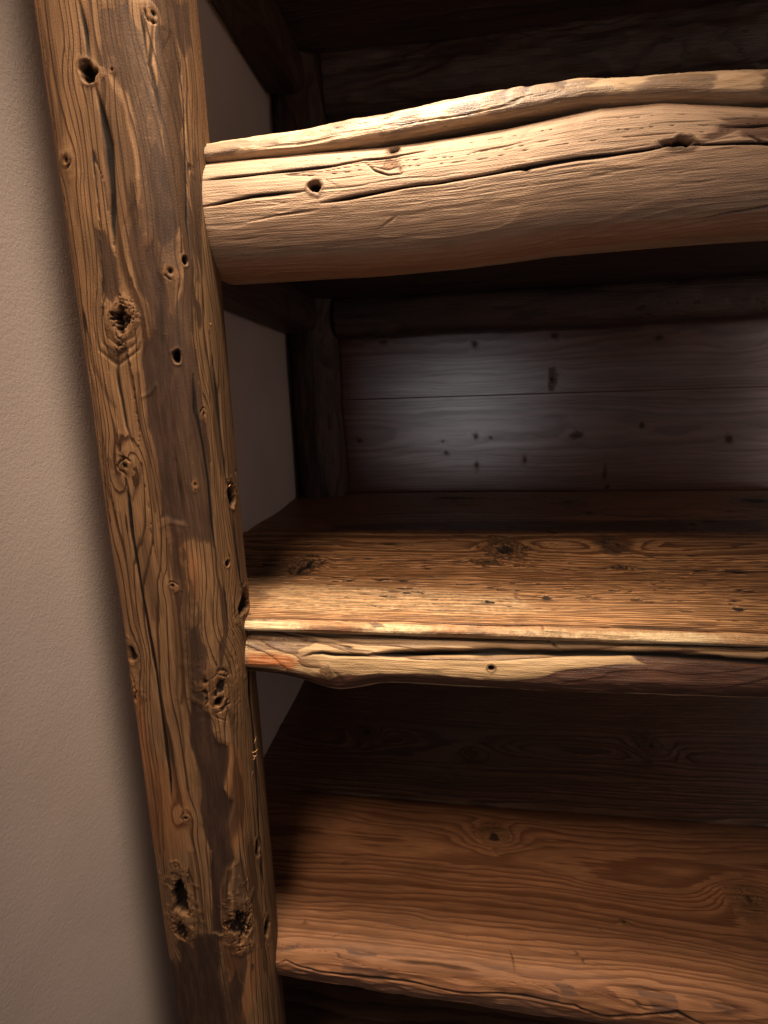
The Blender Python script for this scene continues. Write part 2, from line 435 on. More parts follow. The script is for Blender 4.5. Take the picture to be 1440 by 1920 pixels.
    bs = k.n('ShaderNodeBsdfPrincipled')
    k.put(bs.inputs['Base Color'], col)
    r = k.math('ADD', rough, k.math('MULTIPLY', k.math('SUBTRACT', fib2, .5), .25))
    r = k.math('ADD', r, k.math('MULTIPLY', crk, .3), clamp=True)
    k.put(bs.inputs['Roughness'], r)
    bs.inputs['Specular IOR Level'].default_value = spec
    k.put(bs.inputs['Normal'], bp.outputs[0])
    out = k.n('ShaderNodeOutputMaterial'); sh = bs.outputs[0]
    if gloss:      # thin lacquer
        gl = k.n('ShaderNodeBsdfGlossy', distribution='BECKMANN'); gl.inputs['Roughness'].default_value = .28
        dull = k.math('MULTIPLY', k.math('SUBTRACT', 1.0, k.math('MULTIPLY', kn, .75)), k.math('SUBTRACT', 1.0, crk, clamp=True))
        dull = k.math('MULTIPLY', dull, k.math('ADD', .68, k.math('MULTIPLY', k.step(.25, .8, k.noise(k.scale(st, (22, 1.6, 1)), 1.0, 4.0, .65, flat=True)), .42)))
        dull = k.math('MULTIPLY', dull, k.math('SUBTRACT', 1.0, k.math('MULTIPLY', lt, .28)))
        gc = k.n('ShaderNodeCombineColor'); g1 = k.math('MULTIPLY', dull, gloss)
        for q_ in range(3): k.put(gc.inputs[q_], g1)
        k.put(gl.inputs['Color'], gc.outputs[0])
        ad = k.n('ShaderNodeAddShader'); k.put(ad.inputs[0], sh); k.put(ad.inputs[1], gl.outputs[0]); sh = ad.outputs[0]
    k.t.links.new(sh, out.inputs[0])
    return k.m

M_post = wood('old_post_timber', (.190, .105, .051), (.048, .0215, .010), (.042, .0225, .0145), stainc=(.045, .022, .012), contrast=1.15, fibre=.62, rough=.66, spec=.2, bump=.75, ringbump=.03, blotch=.45, lw=.62, le=.90)
M_log = wood('pale_hewn_log', (.335, .228, .155), (.25, .158, .10), (.12, .08, .06), stainc=(.11, .06, .04), contrast=.45, fibre=.45, rough=.6, spec=.3, blotch=.22, bump=1.0)
M_slab = wood('pale_waney_slab', (.40, .28, .175), (.28, .175, .10), (.13, .085, .06), stainc=(.10, .06, .042), contrast=.5, fibre=.28, rough=.5, spec=.4, blotch=.3)
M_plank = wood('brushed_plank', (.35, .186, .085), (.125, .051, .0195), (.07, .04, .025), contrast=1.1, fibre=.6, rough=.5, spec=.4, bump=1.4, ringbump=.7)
M_edge = wood('split_half_log', (.40, .265, .14), (.15, .08, .038), (.052, .021, .0115), contrast=1.0, fibre=.30, rough=.5, spec=.45, orgc=(.30, .10, .03))
M_slab3 = wood('smooth_brown_slab', (.215, .100, .048), (.095, .036, .016), (.10, .055, .04), stainc=(.055, .032, .028), contrast=.8, fibre=.42, rough=.62, spec=.22, bump=.7, blotch=.4)
M_plank3 = wood('dark_smooth_plank', (.17, .088, .052), (.06, .030, .018), (.04, .025, .018), contrast=.8, fibre=.35, rough=.36, spec=.5, bump=1.0)
M_plank2 = wood('brown_back_plank', (.25, .108, .050), (.09, .036, .016), (.04, .025, .018), contrast=.8, fibre=.4, rough=.45, spec=.45)
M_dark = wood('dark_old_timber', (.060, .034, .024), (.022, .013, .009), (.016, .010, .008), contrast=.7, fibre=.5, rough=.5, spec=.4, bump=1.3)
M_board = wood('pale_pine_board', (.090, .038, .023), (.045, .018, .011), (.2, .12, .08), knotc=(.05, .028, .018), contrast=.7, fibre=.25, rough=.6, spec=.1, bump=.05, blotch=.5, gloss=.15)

def plaster():
    k = NT('painted_plaster')
    tc = k.n('ShaderNodeTexCoord'); P = tc.outputs['Object']
    n1 = k.noise(P, 900, 2, .6); n2 = k.noise(P, 420, 2, .55); n3 = k.noise(P, 9, 3, .5)
    vor = k.n('ShaderNodeTexVoronoi'); k.put(vor.inputs['Vector'], P); vor.inputs['Scale'].default_value = 260
    grit = k.step(.16, .04, vor.outputs['Distance'])
    grit = k.math('MULTIPLY', grit, k.step(.55, .7, k.noise(P, 90, 1, .5)))
    h = k.math('ADD', k.math('MULTIPLY', n1, .35), k.math('MULTIPLY', n2, 1.0))
    h = k.math('ADD', h, k.math('MULTIPLY', grit, .9))
    h = k.math('ADD', h, k.math('MULTIPLY', k.noise(P, 45, 3, .6, .8), .6))
    bp = k.n('ShaderNodeBump'); bp.inputs['Strength'].default_value = .6; bp.inputs['Distance'].default_value = .0004
    k.put(bp.inputs['Height'], h)
    bs = k.n('ShaderNodeBsdfPrincipled')
    col = k.mix(k.step(.35, .65, n3), (.465, .380, .345), (.495, .405, .368))
    k.put(bs.inputs['Base Color'], col); bs.inputs['Roughness'].default_value = .85
    bs.inputs['Specular IOR Level'].default_value = .2
    k.put(bs.inputs['Normal'], bp.outputs[0])
    out = k.n('ShaderNodeOutputMaterial'); k.t.links.new(bs.outputs[0], out.inputs[0])
    return k.m
M_plaster = plaster()

# ------------------------------------------------------------------ surface features, in each piece's own (around, along) coordinates
FEAT = {
  'post': [
    ('crack', [(0.4564, 0.6472), (0.4604, 0.6022), (0.4604, 0.552)], {'w': 0.0035, 'depth': 0.014}),
    ('crack', [(0.4644, 0.5269), (0.4664, 0.5172), (0.4744, 0.474), (0.4784, 0.4335), (0.4764, 0.4011), (0.4744, 0.3622), (0.4664, 0.3077), (0.4644, 0.2697)], {'w': 0.004, 'depth': 0.018}),
    ('knot', [(0.4584, 0.5399)], {'rs': 0.013, 'rt': 0.0129, 'kind': 'hole', 'depth': 0.035}),
    ('knot', [(0.3904, 0.4218)], {'rs': 0.01, 'rt': 0.011, 'kind': 'knot', 'depth': 0.014}),
    ('knot', [(0.5898, 0.2542)], {'rs': 0.0064, 'rt': 0.0087, 'kind': 'hole', 'depth': 0.02}),
    ('knot', [(0.56, 0.2311)], {'rs': 0.0086, 'rt': 0.0114, 'kind': 'knot', 'depth': 0.012}),
    ('knot', [(0.4584, 0.1498)], {'rs': 0.017, 'rt': 0.0192, 'kind': 'rot', 'depth': 0.026}),
    ('crack', [(0.4224, 0.15), (0.4244, 0.1265), (0.4464, 0.111), (0.4804, 0.1239), (0.4904, 0.141)], {'w': 0.0022, 'depth': 0.003, 'dark': 0.5}),
    ('crack', [(0.4104, 0.1507), (0.4144, 0.1152), (0.4424, 0.0933), (0.4824, 0.112), (0.4964, 0.1407)], {'w': 0.0022, 'depth': 0.003, 'dark': 0.5}),
    ('crack', [(0.3964, 0.1515), (0.4044, 0.1038), (0.4404, 0.0754), (0.4864, 0.1002), (0.5024, 0.1404)], {'w': 0.0022, 'depth': 0.003, 'dark': 0.5}),
    ('crack', [(0.4464, 0.1077), (0.4384, 0.0624), (0.4384, 0.0412), (0.4404, 0.009), (0.4424, -0.0376), (0.4524, -0.078)], {'w': 0.0026, 'depth': 0.006, 'dark': 0.8}),
    ('knot', [(0.5562, 0.0878)], {'rs': 0.0052, 'rt': 0.0084, 'kind': 'hole', 'depth': 0.03}),
    ('knot', [(0.4284, -0.1125)], {'rs': 0.0147, 'rt': 0.0175, 'kind': 'knot', 'depth': 0.014}),
    ('crack', [(0.5822, 0.0545), (0.5785, -0.0159), (0.5878, -0.0791), (0.5937, -0.155), (0.5917, -0.2322), (0.5956, -0.302)], {'w': 0.0026, 'depth': 0.01}),
    ('crack', [(0.6464, 0.1401), (0.6563, 0.0226), (0.6563, -0.0734), (0.6614, -0.1536), (0.6744, -0.1875)], {'w': 0.0045, 'depth': 0.016}),
    ('knot', [(0.677, -0.1973)], {'rs': 0.016, 'rt': 0.0197, 'kind': 'hole', 'depth': 0.03}),
    ('crack', [(0.6797, -0.2234), (0.6824, -0.3134), (0.6879, -0.3891), (0.699, -0.4286)], {'w': 0.0035, 'depth': 0.012}),
    ('knot', [(0.7076, -0.4448)], {'rs': 0.0389, 'rt': 0.0199, 'kind': 'hole', 'depth': 0.04}),
    ('crack', [(0.4264, -0.1395), (0.4224, -0.2463), (0.4264, -0.3462), (0.4324, -0.4724), (0.4364, -0.5626), (0.4364, -0.6716), (0.4364, -0.7891), (0.4324, -0.8693)], {'w': 0.003, 'depth': 0.012}),
    ('knot', [(0.6322, -0.3281)], {'rs': 0.0093, 'rt': 0.007, 'kind': 'hole', 'depth': 0.02}),
    ('knot', [(0.4964, -0.3538)], {'rs': 0.008, 'rt': 0.0079, 'kind': 'knot', 'depth': 0.01}),
    ('knot', [(0.5997, -0.0188)], {'rs': 0.0081, 'rt': 0.0121, 'kind': 'knot', 'depth': 0.006}),
    ('knot', [(0.5638, -0.151)], {'rs': 0.0057, 'rt': 0.0094, 'kind': 'knot', 'depth': 0.006}),
    ('knot', [(0.5694, -0.5848)], {'rs': 0.0297, 'rt': 0.0421, 'kind': 'knot', 'depth': 0.016}),
    ('knot', [(0.5638, -0.6154)], {'rs': 0.0085, 'rt': 0.0104, 'kind': 'hole', 'depth': 0.03}),
    ('crack', [(0.5542, -0.5594), (0.5676, -0.5511), (0.5878, -0.5656), (0.5976, -0.5909)], {'w': 0.002, 'depth': 0.006, 'dark': 0.6}),
    ('crack', [(0.5562, -0.5818), (0.5694, -0.5737), (0.5841, -0.591)], {'w': 0.002, 'depth': 0.006, 'dark': 0.6}),
    ('crack', [(0.5483, -0.6426), (0.5581, -0.6517), (0.5749, -0.6645)], {'w': 0.002, 'depth': 0.006, 'dark': 0.6}),
    ('knot', [(0.3744, -0.5141)], {'rs': 0.014, 'rt': 0.017, 'kind': 'hole', 'depth': 0.03}),
    ('knot', [(0.3624, -0.5901)], {'rs': 0.0141, 'rt': 0.0342, 'kind': 'knot', 'depth': 0.02}),
    ('knot', [(0.4224, -1.1174)], {'rs': 0.0217, 'rt': 0.0525, 'kind': 'hole', 'depth': 0.045}),
    ('knot', [(0.4144, -1.2147)], {'rs': 0.016, 'rt': 0.0209, 'kind': 'rot', 'depth': 0.014}),
    ('knot', [(0.5581, -1.1948)], {'rs': 0.0193, 'rt': 0.0432, 'kind': 'rot', 'depth': 0.022}),
    ('knot', [(0.6563, -1.2922)], {'rs': 0.0146, 'rt': 0.0299, 'kind': 'hole', 'depth': 0.04}),
    ('knot', [(0.4624, -0.8991)], {'rs': 0.0107, 'rt': 0.0112, 'kind': 'knot', 'depth': 0.014}),
    ('knot', [(0.6464, -1.0507)], {'rs': 0.0097, 'rt': 0.0245, 'kind': 'hole', 'depth': 0.02}),
    ('knot', [(0.4984, 0.5452)], {'rs': 0.005, 'rt': 0.0045, 'kind': 'knot', 'depth': 0.006}),
    ('knot', [(0.5767, 0.628)], {'rs': 0.0118, 'rt': 0.0132, 'kind': 'knot', 'depth': 0.01}),
    ('crack', [(0.7134, -0.4889), (0.677, -0.6577), (0.6824, -0.7865), (0.677, -0.869), (0.6614, -1.0192), (0.6563, -1.1693)], {'w': 0.0045, 'depth': 0.016}),
    ('crack', [(0.5562, 0.6414), (0.5581, 0.5973), (0.5581, 0.5596)], {'w': 0.002, 'depth': 0.006}),
    ('crack', [(0.5785, 0.6251), (0.5619, 0.5523), (0.5713, 0.4997), (0.5731, 0.4684)], {'w': 0.002, 'depth': 0.006, 'dark': 0.7}),
    ('crack', [(0.6165, 0.6221), (0.6322, 0.5746), (0.6369, 0.5275), (0.6231, 0.4286), (0.6058, 0.3184), (0.6058, 0.2649)], {'w': 0.0026, 'depth': 0.008, 'dark': 0.8}),
    ('crack', [(0.5363, 0.2043), (0.5323, 0.1319), (0.5263, 0.0573)], {'w': 0.002, 'depth': 0.005, 'dark': 0.5}),
    ('crack', [(0.5323, -0.1), (0.5323, -0.1721), (0.5323, -0.2195)], {'w': 0.0024, 'depth': 0.007, 'dark': 0.6}),
    ('crack', [(0.6079, -0.3377), (0.61, -0.4087), (0.61, -0.4808)], {'w': 0.0022, 'depth': 0.006, 'dark': 0.7}),
    ('patch', [(0.4884, 0.6436), (0.5403, 0.6402), (0.5523, 0.5968), (0.5619, 0.5462), (0.5767, 0.4918), (0.5785, 0.3921), (0.5749, 0.2684), (0.5731, 0.2293), (0.5523, 0.2185), (0.5363, 0.1838), (0.5223, 0.1543), (0.5144, 0.171), (0.4924, 0.2045), (0.4864, 0.2596), (0.4924, 0.3025), (0.5084, 0.3237), (0.5223, 0.359), (0.5283, 0.4034), (0.5283, 0.4757), (0.5163, 0.5107), (0.4944, 0.538), (0.4764, 0.5472)], {'field': 'pat', 'val': 0.62, 'sink': 0.004, 'soft': 0.008, 'warp': 0.012}),
    ('patch', [(0.6122, 0.6659), (0.699, 0.7184), (0.6879, 0.6337), (0.6416, 0.6055), (0.6231, 0.639)], {'field': 'pat', 'val': 0.7, 'sink': 0.003, 'soft': 0.008, 'warp': 0.012}),
    ('patch', [(0.4264, 0.3109), (0.4484, 0.3124), (0.4644, 0.261), (0.4664, 0.2255), (0.4484, 0.1879), (0.4284, 0.2082), (0.4284, 0.2573)], {'field': 'pat', 'val': 0.75, 'sink': 0.004, 'soft': 0.008, 'warp': 0.012}),
    ('patch', [(0.5619, 0.4624), (0.5749, 0.421), (0.5822, 0.3629), (0.5804, 0.3008), (0.5542, 0.2574), (0.5423, 0.3132), (0.5483, 0.3887)], {'field': 'pat', 'val': 0.95, 'sink': 0.003, 'soft': 0.008, 'warp': 0.012}),
    ('patch', [(0.5203, 0.2665), (0.5383, 0.3004), (0.5443, 0.2572), (0.5463, 0.1756), (0.5343, 0.1365), (0.5503, 0.0661), (0.5423, 0.0406), (0.5423, -0.0293), (0.5343, -0.1011), (0.5363, -0.1754), (0.5383, -0.2177), (0.4864, -0.2221), (0.4964, -0.1001), (0.4864, -0.0277), (0.4884, 0.0424), (0.4864, 0.0843), (0.4924, 0.1178), (0.5144, 0.1418), (0.5183, 0.1987)], {'field': 'pat', 'val': 1.0, 'sink': 0.008, 'soft': 0.008, 'warp': 0.012}),
    ('patch', [(0.5024, -0.2479), (0.5323, -0.2485), (0.5483, -0.3574), (0.5562, -0.4617), (0.5423, -0.5193), (0.5223, -0.5065), (0.4984, -0.4477), (0.4984, -0.3336)], {'field': 'pat', 'val': 0.55, 'sink': 0.003, 'soft': 0.008, 'warp': 0.012}),
    ('patch', [(0.5144, -0.4475), (0.5483, -0.4259), (0.5463, -0.5318), (0.5303, -0.6222), (0.5044, -0.5976)], {'field': 'pat', 'val': 0.8, 'sink': 0.005, 'soft': 0.008, 'warp': 0.012}),
    ('patch', [(0.4964, -0.6089), (0.4944, -0.7139), (0.5004, -0.808), (0.4944, -0.9075), (0.5163, -0.9902), (0.5064, -1.064), (0.4944, -1.2054), (0.5203, -1.2033), (0.5263, -1.1058), (0.5403, -1.0381), (0.5619, -1.0071), (0.5562, -0.928), (0.5694, -0.858), (0.5523, -0.8234), (0.5694, -0.7239), (0.5463, -0.6917), (0.5403, -0.6229)], {'field': 'pat', 'val': 1.0, 'sink': 0.011, 'soft': 0.008, 'warp': 0.012}),
    ('patch', [(0.3583, -1.357), (0.4164, -1.2453), (0.4944, -1.2023), (0.5203, -1.2033), (0.5084, -1.4804), (0.5044, -1.6002), (0.3583, -1.6583)], {'field': 'pat', 'val': 0.85, 'sink': 0.003, 'soft': 0.02, 'warp': 0.025}),
    ('patch', [(0.6589, 0.4947), (0.6614, 0.4163), (0.6691, 0.3269), (0.6416, 0.2354), (0.6231, 0.278), (0.6276, 0.378)], {'field': 'pat', 'val': 0.7, 'sink': 0.003, 'soft': 0.008, 'warp': 0.012}),
    ('patch', [(0.5619, -1.0216), (0.5822, -1.0049), (0.5976, -1.1076), (0.5878, -1.1888), (0.5523, -1.136)], {'field': 'pat', 'val': 0.6, 'sink': 0.003, 'soft': 0.008, 'warp': 0.012}),
    ('patch', [(0.5937, -0.0125), (0.6038, -0.0434), (0.6122, -0.1066), (0.5976, -0.1207), (0.5878, -0.0832)], {'field': 'pat', 'val': 0.7, 'sink': 0.002, 'soft': 0.008, 'warp': 0.012}),
    ('patch', [(0.4344, -0.257), (0.4544, -0.2535), (0.4604, -0.334), (0.4644, -0.4136), (0.4544, -0.4431), (0.4424, -0.426), (0.4364, -0.3459)], {'field': 'stain', 'val': 0.6, 'soft': 0.008, 'warp': 0.006}),
    ('patch', [(0.5104, 0.2756), (0.5343, 0.2833), (0.5423, 0.2397), (0.5323, 0.2223), (0.5124, 0.2406)], {'field': 'org', 'val': 0.5, 'soft': 0.02, 'warp': 0.006}),
    ('patch', [(0.5303, -0.2679), (0.5542, -0.3022), (0.5463, -0.3798), (0.5283, -0.3562)], {'field': 'org', 'val': 0.35, 'soft': 0.02, 'warp': 0.006}),
    ('patch', [(0.56, -0.721), (0.5713, -0.7117), (0.6165, -0.7809), (0.6187, -0.8655), (0.5937, -0.9574), (0.5638, -0.9936), (0.5581, -0.9354), (0.5731, -0.8654), (0.5562, -0.8228)], {'field': 'org', 'val': 0.3, 'soft': 0.01, 'warp': 0.006}),
    ('patch', [(0.4924, 0.5343), (0.5064, 0.5098), (0.5223, 0.476), (0.5243, 0.4173), (0.5223, 0.3799), (0.5104, 0.3471), (0.4864, 0.3183), (0.4764, 0.3461), (0.4764, 0.4069), (0.4824, 0.4789)], {'field': 'pale', 'val': 0.22, 'soft': 0.006, 'warp': 0.004, 'sink': -0.02181818181818182}),
    ('lip', [(0.5223, 0.3799), (0.5104, 0.3471), (0.4964, 0.3261), (0.4864, 0.3149), (0.4864, 0.2943), (0.4844, 0.2597), (0.4864, 0.2243)], {'w': 0.005, 'amp': 0.004, 'pale': 0.25}),
    ('lip', [(0.4844, -0.235), (0.5004, -0.2275), (0.5183, -0.2245), (0.5343, -0.2303)], {'w': 0.004, 'amp': 0.003, 'pale': 0.3}),
    ('lip', [(0.4904, 0.1151), (0.4884, 0.0586), (0.4844, -0.0089), (0.4904, -0.0687), (0.4884, -0.14), (0.4844, -0.2189)], {'w': 0.004, 'amp': 0.004, 'pale': 0.15}),
    ('lip', [(0.4824, 0.0184), (0.4984, 0.0247), (0.5104, 0.0387)], {'w': 0.004, 'amp': 0.006, 'pale': 0.3}),
    ('lip', [(0.4984, -0.6163), (0.4984, -0.7137), (0.5024, -0.8078), (0.4964, -0.9072), (0.5183, -0.9732)], {'w': 0.004, 'amp': 0.004, 'pale': 0.2}),
    ('lip', [(0.5713, -0.7246), (0.5562, -0.8228), (0.5731, -0.8628), (0.56, -0.9359), (0.5657, -1.0087), (0.5443, -1.0418), (0.5263, -1.1176)], {'w': 0.004, 'amp': 0.006, 'pale': 0.2}),
    ('lip', [(0.5503, -0.461), (0.5542, -0.5088), (0.56, -0.5434)], {'w': 0.004, 'amp': 0.004, 'pale': 0.2}),
    ('knot', [(0.4124, -0.2032)], {'rs': 0.0346, 'rt': 0.043, 'kind': 'flame', 'depth': 0.0}),
    ('knot', [(0.4404, 0.0412)], {'rs': 0.02, 'rt': 0.0385, 'kind': 'flame', 'depth': 0.0}),
    ('knot', [(0.5084, 0.4101)], {'rs': 0.01, 'rt': 0.0483, 'kind': 'flame', 'depth': 0.0}),
    ('knot', [(0.4364, -0.6198)], {'rs': 0.04, 'rt': 0.0884, 'kind': 'flame', 'depth': 0.0}),
    ('knot', [(0.4064, 0.5867)], {'rs': 0.014, 'rt': 0.0451, 'kind': 'flame', 'depth': 0.0}),
    ('knot', [(0.6489, 0.1195)], {'rs': 0.0245, 'rt': 0.0399, 'kind': 'flame', 'depth': 0.0}),
    ('knot', [(0.6231, 0.5941)], {'rs': 0.0297, 'rt': 0.0315, 'kind': 'flame', 'depth': 0.0}),
    ('knot', [(0.4404, -1.0522)], {'rs': 0.0187, 'rt': 0.0592, 'kind': 'flame', 'depth': 0.0}),
    ('streak', [(0.5523, 0.5968), (0.5638, 0.5449), (0.5785, 0.4979), (0.5859, 0.4918), (0.5937, 0.5078), (0.6187, 0.5678)], {'w': 0.004, 'val': 0.6649999999999999, 'warp': 0.006}),
    ('streak', [(0.5283, 0.6404), (0.5303, 0.581), (0.5423, 0.5277)], {'w': 0.004, 'val': 0.57, 'warp': 0.006}),
    ('streak', [(0.5841, 0.6048), (0.6143, 0.5495), (0.6209, 0.5035), (0.6322, 0.4493)], {'w': 0.004, 'val': 0.57, 'warp': 0.006}),
    ('streak', [(0.5976, 0.5495), (0.6038, 0.5204), (0.6079, 0.5019), (0.6231, 0.5375)], {'w': 0.004, 'val': 0.57, 'warp': 0.006}),
    ('streak', [(0.4004, 0.6558), (0.3984, 0.596), (0.3924, 0.527), (0.3884, 0.4635)], {'w': 0.004, 'val': 0.6649999999999999, 'warp': 0.006}),
    ('streak', [(0.3804, 0.6457), (0.3764, 0.5623), (0.3704, 0.4839), (0.3583, 0.4128), (0.3624, 0.316), (0.3583, 0.2173)], {'w': 0.004, 'val': 0.76, 'warp': 0.006}),
    ('streak', [(0.3764, 0.3131), (0.3764, 0.2327), (0.3704, 0.1405), (0.3764, 0.0631), (0.3844, -0.0569), (0.3804, -0.1721)], {'w': 0.004, 'val': 0.6649999999999999, 'warp': 0.006}),
    ('streak', [(0.3804, 0.214), (0.3784, 0.1398), (0.3904, 0.0722), (0.4084, 0.0227), (0.4224, 0.0026)], {'w': 0.004, 'val': 0.6649999999999999, 'warp': 0.006}),
    ('streak', [(0.4784, 0.059), (0.4724, -0.0086), (0.4804, -0.0887), (0.4784, -0.2029)], {'w': 0.004, 'val': 0.76, 'warp': 0.006}),
    ('streak', [(0.3944, -0.098), (0.4084, -0.1448), (0.4344, -0.1795), (0.4544, -0.1449), (0.4644, -0.1088)], {'w': 0.004, 'val': 0.6649999999999999, 'warp': 0.006}),
    ('streak', [(0.3984, -0.2036), (0.4004, -0.3362), (0.4064, -0.4516), (0.4084, -0.5479)], {'w': 0.004, 'val': 0.57, 'warp': 0.006}),
    ('streak', [(0.5004, -0.2674), (0.5004, -0.3673), (0.5004, -0.4477), (0.4984, -0.5427), (0.4844, -0.6169)], {'w': 0.004, 'val': 0.855, 'warp': 0.006}),
    ('streak', [(0.4964, -0.2566), (0.4904, -0.3674), (0.4884, -0.4714), (0.4784, -0.5923), (0.4764, -0.7059), (0.4764, -0.8244)], {'w': 0.004, 'val': 0.76, 'warp': 0.006}),
    ('streak', [(0.3904, -0.5875), (0.3864, -0.7294), (0.3884, -0.8637), (0.3824, -1.0073)], {'w': 0.004, 'val': 0.76, 'warp': 0.006}),
    ('streak', [(0.4004, -0.6746), (0.4004, -0.8334), (0.3944, -0.9888)], {'w': 0.004, 'val': 0.6649999999999999, 'warp': 0.006}),
    ('streak', [(0.4544, -0.7727), (0.4524, -0.8534), (0.4624, -0.8798)], {'w': 0.004, 'val': 0.57, 'warp': 0.006}),
    ('streak', [(0.4724, -0.9905), (0.4764, -1.1063), (0.4804, -1.1962)], {'w': 0.004, 'val': 0.76, 'warp': 0.006}),
    ('streak', [(0.4604, -0.9919), (0.4644, -1.1078), (0.4664, -1.1978)], {'w': 0.004, 'val': 0.6649999999999999, 'warp': 0.006}),
  ],
  'log1': [
    ('crack', [(0.1145, -0.4889), (0.113, -0.4086), (0.1085, -0.288), (0.1055, -0.2272), (0.098, -0.1755), (0.0965, -0.1067), (0.0935, -0.0604)], {'w': 0.0018, 'depth': 0.008}),
    ('crack', [(0.1672, -0.4874), (0.1566, -0.3901), (0.1521, -0.2839)], {'w': 0.0018, 'depth': 0.009}),
    ('crack', [(0.1751, -0.2547), (0.1688, -0.1828), (0.1626, -0.1019), (0.1596, -0.0033), (0.1566, 0.1133), (0.1536, 0.2065), (0.1506, 0.315), (0.1475, 0.3531), (0.1596, 0.5023), (0.1626, 0.5506)], {'w': 0.002, 'depth': 0.011}),
    ('crack', [(0.061, -0.1084), (0.0582, -0.0226), (0.0582, 0.135), (0.0582, 0.2482), (0.0582, 0.314)], {'w': 0.0018, 'depth': 0.009}),
    ('crack', [(0.1981, -0.3972), (0.1913, -0.3433), (0.1864, -0.2598)], {'w': 0.0012, 'depth': 0.004, 'dark': 0.6}),
    ('crack', [(0.113, 0.0155), (0.11, 0.0804), (0.107, 0.1261)], {'w': 0.001, 'depth': 0.003, 'dark': 0.5}),
    ('streak', [(0.1964, 0.1276), (0.1913, 0.1997), (0.1913, 0.253)], {'w': 0.003, 'val': 0.4}),
    ('crack', [(0.2699, 0.4017), (0.262, 0.4602), (0.2556, 0.5261), (0.2539, 0.5757)], {'w': 0.0012, 'depth': 0.006, 'dark': 0.6}),
    ('knot', [(0.146, -0.2664)], {'rs': 0.01, 'rt': 0.0112, 'kind': 'hole', 'depth': 0.028}),
    ('knot', [(0.0753, -0.1174)], {'rs': 0.0083, 'rt': 0.009, 'kind': 'hole', 'depth': 0.016}),
    ('crack', [(0.1055, -0.1733), (0.1265, -0.1523), (0.137, -0.1278), (0.137, -0.1064), (0.119, -0.1084)], {'w': 0.0028, 'depth': 0.01}),
    ('crack', [(0.1175, -0.1573), (0.125, -0.1298), (0.122, -0.1103)], {'w': 0.0024, 'depth': 0.007, 'dark': 0.7}),
    ('patch', [(0.104, -0.1674), (0.0995, -0.1106), (0.137, -0.1064), (0.1295, -0.1356)], {'field': 'stain', 'val': 0.35, 'soft': 0.012, 'warp': 0.006, 'sink': 0.02285714285714286}),
    ('knot', [(0.113, -0.123)], {'rs': 0.007, 'rt': 0.0088, 'kind': 'flat', 'depth': 0.0}),
    ('knot', [(0.1445, 0.3547)], {'rs': 0.006, 'rt': 0.0204, 'kind': 'hole', 'depth': 0.03}),
    ('knot', [(0.1581, 0.1125)], {'rs': 0.003, 'rt': 0.0064, 'kind': 'hole', 'depth': 0.014}),
    ('crack', [(0.2219, -0.1454), (0.2151, -0.1329), (0.2066, -0.1184)], {'w': 0.002, 'depth': 0.005, 'dark': 0.6}),
    ('crack', [(0.249, -0.4279), (0.2636, -0.424)], {'w': 0.002, 'depth': 0.004, 'dark': 0.5}),
    ('patch', [(0.1355, 0.3948), (0.11, 0.4136), (0.0995, 0.4472), (0.0859, 0.4735), (0.0905, 0.5277), (0.1626, 0.5506), (0.1491, 0.4691), (0.1325, 0.4442), (0.143, 0.4115)], {'field': 'stain', 'val': 1.0, 'soft': 0.006, 'warp': 0.016, 'sink': 0.005}),
    ('patch', [(0.0965, 0.421), (0.0935, 0.4707), (0.0905, 0.5036), (0.11, 0.5017), (0.1205, 0.4527)], {'field': 'stain', 'val': 0.9, 'soft': 0.006, 'warp': 0.016, 'sink': 0.005}),
    ('patch', [(0.1611, 0.3198), (0.1626, 0.3876), (0.1688, 0.3882), (0.1672, 0.3289)], {'field': 'stain', 'val': 0.4, 'soft': 0.006, 'warp': 0.016, 'sink': 0.005}),
    ('crack', [(0.1175, 0.424), (0.1205, 0.4689), (0.1205, 0.5012), (0.1205, 0.5332)], {'w': 0.003, 'depth': 0.01, 'dark': 0.8}),
    ('crack', [(0.1385, 0.4688), (0.1566, 0.49), (0.1672, 0.5112)], {'w': 0.003, 'depth': 0.01, 'dark': 0.8}),
    ('patch', [(0.262, -0.4808), (0.2652, -0.3156), (0.2699, -0.1465), (0.2683, 0.036), (0.2604, 0.2267), (0.262, 0.3725), (0.2604, 0.5282), (0.3611, 0.5785), (0.3481, 0.2453), (0.4246, -0.1679), (0.3817, -0.5353)], {'field': 'org', 'val': 0.35, 'soft': 0.006, 'warp': 0.006}),
    ('crack', [(0.1355, -0.2351), (0.134, -0.1947), (0.134, -0.1548)], {'w': 0.0007, 'depth': 0.002, 'dark': 0.45}),
    ('crack', [(0.0773, 0.1341), (0.0773, 0.153), (0.0753, 0.1719)], {'w': 0.0007, 'depth': 0.002, 'dark': 0.45}),
    ('crack', [(0.107, -0.2141), (0.1055, -0.14), (0.1055, -0.0674)], {'w': 0.0007, 'depth': 0.002, 'dark': 0.45}),
    ('crack', [(0.11, 0.3171), (0.1085, 0.3639), (0.1085, 0.41)], {'w': 0.0007, 'depth': 0.002, 'dark': 0.45}),
    ('crack', [(0.1475, 0.141), (0.1475, 0.1846), (0.146, 0.2277)], {'w': 0.0007, 'depth': 0.002, 'dark': 0.45}),
    ('crack', [(0.0732, 0.1757), (0.0732, 0.2309), (0.071, 0.2855)], {'w': 0.0007, 'depth': 0.002, 'dark': 0.45}),
    ('crack', [(0.0859, -0.1733), (0.0844, -0.1068), (0.0827, -0.0414)], {'w': 0.0007, 'depth': 0.002, 'dark': 0.45}),
    ('crack', [(0.146, 0.2153), (0.146, 0.2671), (0.143, 0.318)], {'w': 0.0007, 'depth': 0.002, 'dark': 0.45}),
